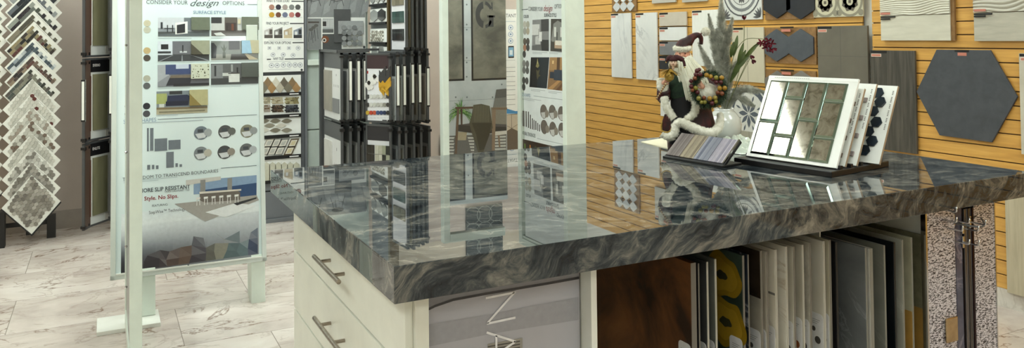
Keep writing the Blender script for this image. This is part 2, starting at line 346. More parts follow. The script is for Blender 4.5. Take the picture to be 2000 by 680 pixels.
for i, (px, th, _, mt, lab, cz, nd) in enumerate(SL):
    x1 = front_x(px); t = thing('stone_slab', lab, 'slab', (x1-th, SY, .1), 'stone slabs in the left open bay')
    ztop = .756-.1+(.004 if i % 3 == 0 else 0)
    if mt is None: mt = dk('slab_green' if i == 4 else 'slab_pale', '#26342c' if i == 4 else '#8f8b80', '#44544a' if i == 4 else '#a8a498', 5, .3)
    MB().box(0, th, 0, .6, 0, ztop).build('slab', mt, t, bevel=.0008)
    MB().box(.0008, th-.0008, -.0012, .0005, 0, ztop).build('cut_edge', plain('slab_edge_pale' if i in (2, 3, 8, 9, 11, 13) else 'slab_edge_grey', '#b4b2a8' if i in (2, 3, 8, 9, 11, 13) else '#75716a', .5), t)
    if i == 4:
        m = MB(); m.T = Matrix(((0, 1, 0, 0), (-1, 0, 0, 0), (0, 0, 1, 0), (0, 0, 0, 1)))
        for (cx, cz_, rr) in ((-.09, .575, .068), (-.075, .435, .072), (-.2, .52, .06), (-.25, .38, .07)):
            pts = [(cx+rr*1.25*(1+.09*math.sin(3*a+cx*40))*math.cos(a), cz_+rr*(1+.12*math.sin(5*a+cz_*9))*math.sin(a)) for a in [k*PI/20 for k in range(40)]]
            m.flat(pts, -.0006, '#94781c'); m.flat([(cx+(p[0]-cx)*.78, cz_+(p[1]-cz_)*.72) for p in pts], -.0009, '#ac8c28'); m.flat([(cx+(p[0]-cx)*.3, cz_+(p[1]-cz_)*.2) for p in pts], -.0012, '#3a3a24')
        m.build('bloom_pattern', GLZ, t)
    if i == 6:
        MB().box(-.001, 0, .0, .6, .515, ztop-.001).build('brown_block', dk('brown_glass', '#2b241c', '#3a3026', 5, .15), t)
    if i == 8:
        m = MB(); m.T = Matrix(((0, 1, 0, 0), (-1, 0, 0, 0), (0, 0, 1, 0), (0, 0, 0, 1)))
        m.rect(-.3, -.001, .515, .522, -.0006, '#7d7a78'); m.flat([(-.001-.1*(1-math.cos(k*PI/16)), .27+.13*math.sin(k*PI/16)) for k in range(9)]+[(-.008-.1*(1-math.cos(k*PI/16)), .265+.125*math.sin(k*PI/16)) for k in range(8, -1, -1)], -.0006, '#7d7a78')
        m.build('inlaid_line', GLZ, t)
    if cz:
        zc = at(px, {1360: 673, 1384: 672, 1400: 668, 1454.7: 664, 1489.6: 648, 1500.5: 645, 1518.5: 640, 1553.5: 630, 1571: 623, 1585: 626, 1612.4: 616, 1624.5: 614}[px], 1, SY).z-.1-.14
        card(t, .003, zc, dots=(('#8a4f2c', '#6a4a38') if nd == 2 else ('#4a4846', '#222')[:1]*2))
SR = [
 (1637, .009, 1.852, .745, dk('slab_jet', '#16161a', '#1e1e22', 4, .2), 'jet black slab right of the bay divider'),
 (1694, .008, 1.82, .722, veined('slab_graphite', '#7c8082', '#686c6e', '#b4b8ba', 3, .25, .01), 'graphite slab with fine white veins, widest face in the right bay'),
 (1706, .016, 1.815, .718, dk('slab_edge_light', '#b0aea6', '#c2c0b8', 6, .4), 'light grey thick slab edge beside the graphite slab'),
 (1730.5, .008, 1.815, .72, veined('slab_iron', '#787a74', '#686a64', '#989a94', 4, .3, .01), 'iron grey slab in the right bay, before the black one'),
 (1750.5, .009, 1.815, .724, dk('slab_obsidian', '#0e1216', '#1a1e22', 5, .2), 'glossy black slab in the middle of the right bay'),
 (1766, .008, 1.815, .727, veined('slab_mist', '#a8a89c', '#94948a', '#c8c8be', 3, .3, .02), 'misty grey slab with cloudy veins, third from the metallic mosaic panel'),
 (1784, .008, 1.815, .729, dk('slab_olive', '#a4a28e', '#92907c', 10, .45), 'olive grey slab with a tan lower block, second from the metallic mosaic panel'),
 (1806, .008, 1.815, .731, dk('slab_moss', '#66644e', '#7c7a64', 26, .5), 'mossy speckled slab with a tan lower block beside the metallic mosaic panel'),
]
for i, (px, th, Y, zt, mt, lab) in enumerate(SR):
    x1 = front_x(px, Y); t = thing('stone_slab', lab, 'slab', (x1-th, Y, .1), 'stone slabs in the right open bay')
    MB().box(0, th, 0, .6, 0, zt-.1).build('slab', mt, t, bevel=.0008)
    MB().box(.001, th-.001, -.0012, .0005, 0, zt-.1).build('cut_edge', plain('slab_edge_ash', '#85837b', .5) if i not in (0, 4) else BLACK, t)
    if i in (6, 7): MB().box(-.001, 0, .0, .6, 0, at(1790, 607, 1, Y).z-.1).build('tan_block', dk('tan_block', '#a8823e', '#94743a', 9, .5), t)
# ------------------------------------------------------------------ metallic mosaic panels at the island's right end
def mosaic_sheet_mat():
    t = NT('metallic_chip_mosaic'); v = t.map((70, 70, 150), (0, .75, 0)); x = t.n('ShaderNodeTexVoronoi'); x.feature = 'F1'; x.inputs['Scale'].default_value = 1.0; t.l(v, x.inputs['Vector'])
    f = t.noise(t.map((85, 85, 260), (0, .85, 0)), 1, 1, .4, 1.0)
    c = t.ramp(f, [(.40, '#3c383e'), (.46, '#9a98a2'), (.54, '#dedce6')])
    return t.fin(c, .3, .35, f, .3, .001)
CHIP = mosaic_sheet_mat()
def ptile(x0, x1, y, nm, mat, label, cat, z0=.1, z1=.82, Y=1.80, d=.012):
    a = at(x0, 540, 1, Y).x; b_ = at(x1, 540, 1, Y).x
    t = thing(nm, label, cat, ((a+b_)/2, Y, z0)); w = (b_-a)/2
    MB().box(-w, w, 0, d, 0, z1-z0).build('sheet', mat, t, bevel=.001); return t, w
t, w = ptile(1811, 1867, 0, 'mosaic_sample', CHIP, 'tall silver chip mosaic panel on the right end of the island, with a bronze plate', 'mosaic panel', Y=1.79)
MB().box(-w-.008, -w, -.004, .014, 0, .72).build('edge_strip', CHROME, t)
q = at(1851, 672, 1, 1.78); m = MB(); m.T = Matrix.Translation((-t.location.x, -t.location.y, -.1)); m.box(q.x, q.x+.060, 1.781, 1.789, q.z, q.z+.083)
m.build('bronze_plate', mottle('bronze', '#8a7454', '#d0b890', 6, .25, .9), t, bevel=.003)
t, w = ptile(1905, 1944, 0, 'mosaic_sample', CHIP, 'darker silver chip mosaic panel, rightmost on the island front', 'mosaic panel', Y=1.80)
MB().box(w, w+.006, -.002, .016, 0, .72).build('edge_strip', CHROME, t)
ptile(1868, 1881, 0, 'marble_strip', veined('blue_marble_strip', '#55566a', '#3a3a4a', '#9a96a8', 5, .15, .03), 'narrow blue grey marble strip between the two chip mosaic panels', 'stone strip', Y=1.802)
bars = ['#1b1213', '#6f6a6a', '#9b9592', '#55504e', '#8d8886', '#2a1418']
for k, c in enumerate(bars):
    x0 = 1882+k*3.9
    lab = ['blackish trim bar next to the blue grey marble strip', 'grey metal trim bar beside the blackish bar', 'palest metal trim bar in the row', 'smoky metal trim bar in the middle of the row', 'silver trim bar beside the wine red bar', 'wine red trim bar next to the rightmost chip mosaic panel'][k]
    ptile(x0, x0+3.2, 0, 'trim_bar', plain('trim_bar_%s' % 'abcdef'[k], c, .2, .7), 'tall '+lab, 'trim sample', z1=.80 if k else .82, Y=1.80-.004*(k % 2), d=.02)
for k, (px, py) in enumerate(((1868, 415), (1868, 435), (1880, 452), (1893, 437), (1893, 478), (1911, 452), (1912, 480), (1925, 440))):
    q = at(px, py, 1, 1.74); t = thing('display_hook', 'chrome hook, '+['highest', 'second highest', 'inward one under the highest', 'middle upper', 'lowest middle', 'right upper', 'lowest right', 'rightmost'][k]+' of those over the trim bars', 'hook', (q.x, 1.79, q.z), 'chrome hooks on the island end')
    MB().tube([(0, .01, 0), (0, -.045, 0), (0, -.05, .003), (0, -.052, .018)], .003, 8).build('prong', CHROME, t, smooth=True)
    MB().box(-.005, .005, .004, .01, -.02, .02).build('hook_plate', CHROME, t, bevel=.001)
q0 = at(1885, 440, 1, 1.75); q1 = at(1938, 448, 1, 1.75); m = MB(); pts = []
for k in range(13):
    a = k/12; pts.append(((q1.x-q0.x)*(a-.5), -.05*math.sin(PI*a), -.012*math.sin(PI*a)))
o = m.tube(pts, .003, 8).build('bent_rail', STEEL, smooth=True, loc=((q0.x+q1.x)/2, 1.79, q0.z)); tag(o, 'dark bent metal rod bowed across the trim bars at the island right end', 'rail')
# ------------------------------------------------------------------ slatwall and its tiles (right wall)
XS = 4.132
def wood():
    t = NT('honey_slat_wood'); f = t.noise(t.map((1, .6, 9)), 5, 6, .6, .4)
    return t.fin(t.ramp(f, [(.3, '#bf8f45'), (.55, '#d3a252'), (.75, '#deb060')]), .38)
WOOD = wood(); GROOVE = plain('groove_brown', '#4a2e14', .7)
def slatwall(y0, y1, z0, z1, zref, label):
    t = thing('slatwall', label, 'slatwall', (XS, (y0+y1)/2, z0)); L = (y1-y0)/2
    MB().box(.012, .018, -L, L, 0, z1-z0).build('groove_backing', GROOVE, t)
    m = MB(); p = .0728; z = zref
    while z > z0: z -= p
    while z < z1:
        a, b_ = max(z+.006, z0), min(z+p, z1)
        if b_-a > .005: m.box(0, .012, -L, L, a-z0, b_-z0)
        z += p
    m.build('slats', WOOD, t, bevel=.0008); return t
slatwall(3.385, 6.60, .094, 2.2, .822-.003, 'honey wood slatwall panel behind the bearded figurine, left of the wall gap')
slatwall(-1.5, 3.315, .094, 2.2, .747-.003, 'honey wood slatwall panel carrying the big grey hexagon, right of the wall gap')
WR = PL((XS-.004, 0, 0), (0, -1, 0))
RED = plain('red_white_sticker', '#c07a68', .5)
def wtile(x0, x1, yt, yb, name, label, mat, cat='tile', ztop=None, group='tile samples on the slatwall', lbl=True, d=.012, back=None, seams=(), offx=.0, yref=None, tagy=0):
    u0, za = WR.q(x0, yt if yt > 2 else 20); u1, _ = WR.q(x1, (yt+yb)/2 if yt > 2 else yb)
    z0 = WR.q(x0, yb)[1]; z1 = ztop if ztop else za
    o = PL(WR.o+WR.ux*((u0+u1)/2)+Vector((-d-.002, 0, z0)), WR.ux); w = (u1-u0)/2; h = z1-z0
    t = thing(name, label, cat, o.M(), group)
    if mat is not None: MB().box(-w, w, 0, d, 0, h).build('tile_face', mat, t, bevel=.001)
    if back: MB().box(-w, w, d*.6, d, 0, h).build('backing', back, t)
    for s in seams:
        m = MB()
        if s[0] == 'h': m.box(-w, w, -.0004, .001, h*s[1]-.0012, h*s[1]+.0012)
        else: m.box(w*s[1]-.0012, w*s[1]+.0012, -.0004, .001, 0, h)
        m.build('joint', plain('joint_grey', '#5c5a54', .8), t)
    if lbl:
        zt = h-.008+tagy; lw = min(.11, w*1.1)
        MB().box(-w+.004, -w+.004+lw, -.0016, 0, zt-.008, zt+.006).build('label_strip', BLACK, t)
        m = MB(); m.box(-w+.008, -w+.008+lw*.62, -.0016, 0, zt-.03, zt-.012); m.build('sticker', plain('sticker_white', '#e2d4c8', .5), t)
        MB().box(-w+.011, -w+.005+lw*.62, -.0022, 0, zt-.027, zt-.015).build('sticker_print', RED, t)
    return t, w, h, d
wm = veined('tile_white_marble', '#dcdedc', '#cdd0d0', '#a2a6ac', 3, .2, .03, st=(1, 1, .6))
wm2 = veined('tile_white_marble_grey', '#e2e3e0', '#cfd2d2', '#7f848c', 2.2, .2, .025, st=(1, 1, .7), rot=(0, .6, 0))
wtile(1195.5, 1235, 27, 150, 'marble_tile', 'narrow white marble tile, leftmost of the upright pair on the slatwall', wm)
wtile(1243.5, 1286, 26, 154, 'marble_tile', 'white marble tile with soft grey veins beside the narrow one', wm2)
wtile(1290, 1343, 25, 51, 'ceramic_tile', 'small beige tile, top of the stacked column left of the burgundy hat', dk('tile_beige', '#bdb5a6', '#c6beb0', 8, .5))
wtile(1290, 1343, 53.5, 79, 'ceramic_tile', 'small white tile, second down in the stacked column', dk('tile_white', '#dcdedd', '#e2e4e3', 8, .4))
wtile(1290, 1342, 81, 107, 'ceramic_tile', 'small mid grey tile, third down in the stacked column', dk('tile_midgrey', '#74767a', '#7e8084', 8, .5))
wtile(1290, 1342, 109, 135, 'ceramic_tile', 'small black tile, lowest of the stacked column beside the figurine face', dk('tile_black', '#26272b', '#2e2f33', 8, .5))
wtile(1292, 1330, 176, 226, 'ceramic_tile', 'white tile mostly hidden behind the bearded figurine robe', dk('tile_white', '#dcdedd', '#e2e4e3', 8, .4), lbl=True)
wtile(1354, 1406, 21, 128, 'ceramic_tile', 'white ribbed tile behind the silver grass plumes', dk('tile_white_linen', '#dddfda', '#e6e8e3', 12, .4, st=(6, 1, 1)))
wtile(1276, 1322, 0, 7, 'ceramic_tile', 'light stone tile hanging above the stacked column of small tiles', dk('tile_stone_light', '#b3b0a6', '#bdbab0', 8, .5, st=(1, 1, 5)), ztop=1.95)
wtile(1335, 1384, 0, 5, 'ceramic_tile', 'greige stone tile hanging above the white ribbed tile', dk('tile_stone_greige', '#a9a69c', '#b9b6ac', 8, .5, st=(1, 1, 5)), ztop=1.95)
wtile(1432, 1495, 54, 158, 'ceramic_tile', 'cream tile pair behind the red flower stems', dk('tile_cream', '#b9b39e', '#c4bea8', 4, .5), seams=(('v', -.0),))
wtile(1600, 1699, 51.5, 200, 'ceramic_tile', 'dark taupe four piece tile panel right of the grey hexagon pair', dk('tile_taupe', '#5c584e', '#6a665a', 3, .5), seams=(('v', -.05), ('h', .615)), d=.016)
wtile(1703, 1792, 98, 288, 'wood_look_tile', 'tall dark brown wood look tile left of the big hexagon', dk('tile_darkwood', '#2e2c27', '#57534b', 4, .45, st=(14, 1, .8), lo=.3, hi=.7), d=.014)
# wavy white planks
def plank(x0, x1, yb, seam, label, wave):
    t, w, h, d = wtile(x0, x1, 0, yb, 'plank_tile', label, None, ztop=1.93, d=.018, lbl=False, group='pale plank tiles on the slatwall')
    zs = WR.q(x0, seam)[1]-WR.q(x0, yb)[1]
    MB().box(-w, w, 0, d, 0, zs-.0015).build('lower_plank', dk('plank_'+wave, '#c2c0b0' if wave == 'ivory' else '#a9a698', '#cfcdbd' if wave == 'ivory' else '#bab7a8', 5, .4, st=(1, 1, 7)), t, bevel=.001)
    m = MB(); nx, nz = 60, 150; vs = []
    for j in range(nz+1):
        for i in range(nx+1):
            u = -w+2*w*i/nx; z = zs+.0015+(h-zs-.0015)*j/nz
            ph = z*(260 if wave == 'ivory' else 170)+3.0*math.sin(u*9+z*14)+1.5*math.sin(u*21+1)
            vs.append((u, -.0055*abs(math.sin(ph)), z))
    m.add(vs, [(j*(nx+1)+i, j*(nx+1)+i+1, (j+1)*(nx+1)+i+1, (j+1)*(nx+1)+i) for j in range(nz) for i in range(nx)])
    m.build('rippled_plank', dk('plank_'+wave, '#c2c0b0', '#cfcdbd', 5, .4), t, smooth=True)
    MB().box(-w, w, .001, d, zs+.0015, h).build('plank_body', dk('plank_'+wave, '#c2c0b0', '#cfcdbd', 5, .4), t)
    MB().box(w, w+.022, .006, d+.002, 0, h).build('backing', BROWNB, t)
    for a, b_, c0, c1, nm, mt in ((.005, .10, -.012, -.004, 'label_strip', BLACK), (.005, .065, -.024, -.016, 'label_strip', BLACK), (.006, .07, .006, .018, 'sticker', RED)):
        MB().box(-w+a, -w+b_, -.0072, -.0058 if c0 > 0 else 0, zs+c0, zs+c1).build(nm, mt, t)
plank(1724, 1861, 79, 31, 'ivory plank tile pair with rippled upper plank, above the dark wood look tile', 'ivory')
plank(1906, 2034, 80, 25, 'greige plank tile pair with rippled upper plank at the right edge of the picture', 'greige')
# big hexagon
hx = [(1832, 97), (1937, 98), (1990, 189), (1940, 278), (1838, 264), (1793, 179)]
hq = [WR.q(*a) for a in hx]; cx = sum(a[0] for a in hq)/6; z0 = min(a[1] for a in hq)
t = thing('hexagon_tile', 'huge dark slate grey hexagon tile hung on the slatwall', 'tile', PL(WR.o+WR.ux*cx+Vector((-.014, 0, z0)), WR.ux).M())
MB().prism([(a[0]-cx, a[1]-z0) for a in hq], 0, .012).build('tile_face', dk('slate_hex', '#3c4046', '#474b51', 14, .5), t, bevel=.0015)
hz = max(a[1] for a in hq)-z0
MB().box(-.045, .035, -.0012, 0, hz-.012, hz-.001).build('label_strip', BLACK, t); MB().box(-.028, .022, -.0012, 0, hz-.032, hz-.015).build('sticker', RED, t)
wtile(1993, 2060, 104, 300, 'plank_tile', 'pale tile sliver at the right edge beside the big hexagon', dk('tile_edge_pale', '#b8b4a4', '#c6c2b2', 8, .4), group=None)
a = WR.q(1966, 395)[0]; b_ = a+.3; zb = WR.q(1966, 569)[1]
t = thing('plank_tile', 'pale beige wood look tile low on the slatwall below the counter end', 'tile', PL(WR.o+WR.ux*((a+b_)/2)+Vector((-.014, 0, zb)), WR.ux).M())
MB().box(-.15, .15, 0, .012, 0, .62).build('tile_face', dk('beige_plank', '#b0a78e', '#c2b9a0', 5, .4, st=(9, 1, .7)), t, bevel=.001)
# hexagon pairs on brown backing
def hexpair(x0, x1, yt, yb, hexes, col, label, ztop=None, rel=True):
    u0, za = WR.q(x0, yt if yt > 2 else 20); u1 = WR.q(x1, yb)[0]; z0 = WR.q(x0, yb)[1]; z1 = ztop or za; c = (u0+u1)/2; w = (u1-u0)/2
    t = thing('hexagon_tile_board', label, 'tile panel', PL(WR.o+WR.ux*c+Vector((-.014, 0, z0)), WR.ux).M(), 'hexagon tile pairs on brown backing')
    MB().box(-w, w, .004, .012, 0, z1-z0).build('backing', BROWNB, t)
    for (hxc, hyc, hr) in hexes:
        u, z = WR.q(hxc, hyc); u -= c; z -= z0
        m = MB(); m.ngon(u, z, hr, 6, -.008, .004, a0=PI/2, sx=1.13); m.build('hexagon', dk('hex_'+col, {'navy': '#15181f', 'slate': '#42474e', 'ash': '#6c6964'}[col], {'navy': '#1c2028', 'slate': '#4a4f56', 'ash': '#76736e'}[col], 12, .5), t, bevel=.001)
    h = z1-z0
    MB().box(-.07, .045, -.012, -.008, h-.006, h+.004).build('label_strip', BLACK, t); MB().box(-.06, .02, -.012, -.008, h-.03, h-.012).build('sticker', RED, t)
hexpair(1497, 1597, 54, 122.5, ((1520.5, 88.5, .111), (1568, 88.5, .109)), 'slate', 'slate grey hexagon tile pair on brown board, middle of the hexagon boards')
hexpair(1496.5, 1593, 0, 39, ((1521, 0, .127), (1567, 2, .123)), 'navy', 'navy black hexagon tile pair on brown board at the top of the picture', ztop=1.86)
hexpair(1498, 1597, 135, 200, ((1522, 170, .112), (1569, 170, .109)), 'ash', 'ash grey hexagon tile pair partly behind the mirrored display board')
# patterned cement tiles
def cement(x0, x1, yt, yb, label, bg, fg, fg2, style, ztop=None, nx=2, group='patterned cement look tiles'):
    u0, za = WR.q(x0, yt if yt > 2 else 20); u1 = WR.q(x1, yb)[0]; z0 = WR.q(x0, yb)[1]; z1 = ztop or za; w = (u1-u0)/2; h = z1-z0
    t = thing('patterned_tile', label, 'tile', PL(WR.o+WR.ux*((u0+u1)/2)+Vector((-.014, 0, z0)), WR.ux).M(), group)
    MB().box(-w, w, 0, .012, 0, h).build('tile_face', dk('cement_'+style, bg, bg, 8, .45), t, bevel=.001)
    m = MB()
    def ring(cx, cz, r, wd, y, c, n=28, a0=0, a1=2*PI, lob=0, k=4):
        for i in range(n):
            a, b = a0+(a1-a0)*i/n, a0+(a1-a0)*(i+1)/n
            f = lambda t_: r*(1+lob*abs(math.cos(t_*k/2)))
            m.flat([(cx+f(a)*math.cos(a), cz+f(a)*math.sin(a)), (cx+f(b)*math.cos(b), cz+f(b)*math.sin(b)), (cx+(f(b)-wd)*math.cos(b), cz+(f(b)-wd)*math.sin(b)), (cx+(f(a)-wd)*math.cos(a), cz+(f(a)-wd)*math.sin(a))], y, c)
    def petal(cx, cz, r0, r1, a, wd, y, c):
        d = Vector((math.cos(a), math.sin(a))); n = Vector((-d.y, d.x)); o = Vector((cx, cz))
        m.flat([tuple(o+d*(r0+(r1-r0)*s)+n*wd*e) for s, e in ((0, 0), (.35, .8), (.55, 1), (.8, .6), (1, 0), (.8, -.6), (.55, -1), (.35, -.8))], y, c)
    s = 2*w/nx
    if style == 'grey_scroll':
        cz = h-w if ztop is None else h-w*1.05
        for (ccx, ccz) in ((0, .5*2*w+.02),):
            ring(ccx, ccz, w*.98, .012, -.0008, fg); ring(ccx, ccz, w*.80, .022, -.0008, fg2); ring(ccx, ccz, w*.56, .005, -.0008, fg)
            for k in range(8): petal(ccx, ccz, .012, w*.5, k*PI/4, .014, -.001, fg)
            for k in range(4): petal(ccx, ccz, w*.3, w*.5, k*PI/2+.22, .01, -.001, fg); petal(ccx, ccz, w*.3, w*.5, k*PI/2-.22, .01, -.001, fg)
        for sx in (-1, 1):
            for sz in (0, 1):
                zc = .016 if sz == 0 else h-.03
                for k in range(5): petal(sx*(w-.012), zc, .0, .075, PI/2+sx*(PI/4)+(k-2)*.38 if sz == 0 else -PI/2-sx*PI/4+(k-2)*.38, .009, -.001, fg)
        m.rect(-.0008, .0008, 0, h, -.0012, '#8a8a86')
    elif style == 'taupe_star':
        for i in range(nx):
            ccx = -w+s*(i+.5); ccz = WR.q(1620, 5)[1]-z0
            ring(ccx, ccz, s*.5, .016, -.0008, fg2, lob=.0); 
            for k in range(8): petal(ccx, ccz, 0, s*.34, k*PI/4+PI/8, .03, -.001, fg)
            m.dot(ccx, ccz, s*.13, -.0014, bg); m.ngon(ccx, ccz, s*.07, 4, -.0018, -.0015, fg, PI/4)
            for sx in (-1, 1): m.dot(ccx+sx*s*.42, .025, .02, -.0011, fg2)
        m.rect(-.0008, .0008, 0, h, -.0012, '#8a8a86'); 
    else:
        for i in range(nx):
            for j in range(nx):
                ccx = -w+s*(i+.5); ccz = h-s*(j+.5)
                m.ngon(ccx, ccz, s*.49, 4, -.0007, -.0004, fg2, PI/4, 1.41/1.0, 1.41)
        for (ccx, ccz) in ((-w*.02, h*.5-.0),):
            for k in range(4): ring(ccx+w*.30*math.cos(k*PI/2+PI/4)*1.0, ccz+w*.30*math.sin(k*PI/2+PI/4), w*.50, .013, -.001, bg)
            m.dot(ccx, ccz, w*.60, -.0013, bg); ring(ccx, ccz, w*.68, .007, -.0016, fg)
            for k in range(8): petal(ccx, ccz, .008, w*.40, k*PI/4, .018 if k % 2 == 0 else .015, -.0018, fg2)
            for k in range(8): petal(ccx, ccz, w*.33, w*.55, k*PI/4+PI/8, .008, -.0018, fg)
            m.dot(ccx, ccz, .008, -.002, bg)
        for sx in (-1, 1):
            for sz in (0, 1):
                for k in range(3): petal(sx*w*.98, sz*h*.98+.002, 0, w*.36, math.atan2(-(sz*2-1), -sx)+(k-1)*.5, .014, -.0016, bg)
    m.build('pattern', GLZ, t)
    return t
cement(1415, 1491, 0, 40, 'white tile with grey scroll rings behind the top of the silver plumes', '#c8cac6', '#5f6062', '#7c7e80', 'grey_scroll', ztop=1.86)
cement(1592, 1689, 0, 34.5, 'beige tile pair with taupe stars at the top of the picture', '#bcb89f', '#5f5950', '#8f8b7a', 'taupe_star', ztop=1.80)
cement(1418, 1519, 171, 262, 'blue grey tile with white quatrefoil and flower behind the vase', '#cfd0cb', '#585f68', '#59606a', 'quatrefoil', nx=2)
# lantern mosaic sheet
u0, _ = WR.q(1197, 10); u1 = WR.q(1245, 22)[0]; z0 = WR.q(1197, 24)[1]
t = thing('lantern_mosaic_board', 'white lantern shaped mosaic on brown board above the narrow marble tile', 'mosaic board', PL(WR.o+WR.ux*((u0+u1)/2)+Vector((-.014, 0, z0)), WR.ux).M())
w = (u1-u0)/2; MB().box(-w, w, .004, .012, 0, .33).build('backing', BROWNB, t)
m = MB()
for j in range(4):
    for i in range(3):
        ccx = -w+.03+(i+.5)*(2*w-.06)/3; ccz = .045+j*.078
        P_ = []
        rx, rz = (2*w-.06)/6*.98, .039
        for k in range(24):
            a = k*PI/12; f = 1-.22*abs(math.sin(2*a))**.8 if True else 1; P_.append((ccx+rx*f*1.1*math.cos(a), ccz+rz*f*1.1*math.sin(a)))
        m.prism(P_, -.004, .004, R.choice(('#e2e4e2', '#d6d9da', '#dcdedc', '#c9ccce')))
for j in range(3):
    for i in range(2): m.ngon(-w+.03+(i+1)*(2*w-.06)/3, .084+j*.078, .007, 4, -.003, .004, '#2a2c2e')
m.build('lantern_tiles', GLZ, t)
# ------------------------------------------------------------------ leaning display board at left
bo = Vector((.411, 4.5, .222)); tilt = math.atan(.18/1.42)
B1 = PL(bo, (1, 0, 0), (.013, math.sin(tilt), math.cos(tilt)))
b1 = thing('display_board', 'large leaning white framed poster board of surface style photos behind the slim upright stand', 'display board', B1.M())
hw = .378; HT = 1.66
m = MB()
for a in ((-hw, -hw+.024, 0, HT), (hw-.024, hw, 0, HT), (-hw, hw, 0, .024), (-hw, hw, HT-.024, HT)): m.box(a[0], a[1], -.012, .02, a[2], a[3])
m.build('frame', plain('silver_white_frame', '#d3dbd6', .35), b1, bevel=.003)
SH = mottle('pale_blue_print', '#cfe0e2', '#dbe8e8', 1.2, .3, coat=.8)
MB().box(-hw+.02, hw-.02, -.002, .012, .02, HT-.02).build('poster_sheet', SH, b1)
for xa_, xb_ in ((-hw+.024, -.02), (-.012, hw-.024)): MB().box(xa_, xb_, -.016, -.003, .022, .029).build('lower_trim', WHITE, b1)
Q = B1.q
def lines(mb, q, x0, y0, x1, n, dy, th, col='#8a979c', y=-.003):
    for k in range(n):
        a, b_ = q(x0, y0+k*dy), q(x1-(x1-x0)*(.35 if k == n-1 and n > 1 else 0), y0+k*dy); mb.rect(a[0], b_[0], a[1]-th/2, a[1]+th/2, y, col)
def caption(s, x0, y0, x1, y1, hh, mat=INKD, q=Q, par=b1, y=-.0032, **k): text(s, q(x0, y0), q(x1, y1), hh, y, mat, par, **k)
caption('CONSIDER YOUR', 282, 7, 363, 9, .022); caption('design', 368, 12, 424, 12, .036, shear=.5); caption('OPTIONS', 431, 10, 474, 11, .022)
caption('SURFACE STYLE', 374, 27, 438, 28, .017, INKB, bold=.02); caption('COLOR', 251, 26, 262, 26, .012)
caption('SIZE & SHAPES', 239, 241, 303, 237, .020, INKB); caption('THE FREEDOM TO TRANSCEND BOUNDARIES', 238, 353, 425, 337, .017)
caption('20X MORE SLIP RESISTANT', 250, 378, 370, 368, .020, bold=.02); caption('THAN ORDINARY TILE', 320, 376.5, 369, 372.5, .010); caption('Full Style. No Slips.', 262, 393, 347, 386, .020, INKR, bold=.015)
caption('FEATURING:', 296, 404, 327, 401, .011); caption('StepWise\u2122 Technology', 290, 418, 361, 411, .016)
m = MB(); ln = '#66737a'
for x0, y0, x1 in ((480, 9.5, 508), (306, 233, 500), (430, 329, 500)): lines(m, Q, x0, y0, x1, 1, 0, .003, ln)
lines(m, Q, 241, 241.5, 395, 1, 3, .003, '#a3b2ba'); lines(m, Q, 240, 353.5, 345, 2, 3, .002, '#a3b2ba')
m.build('rule_lines', INK, b1)
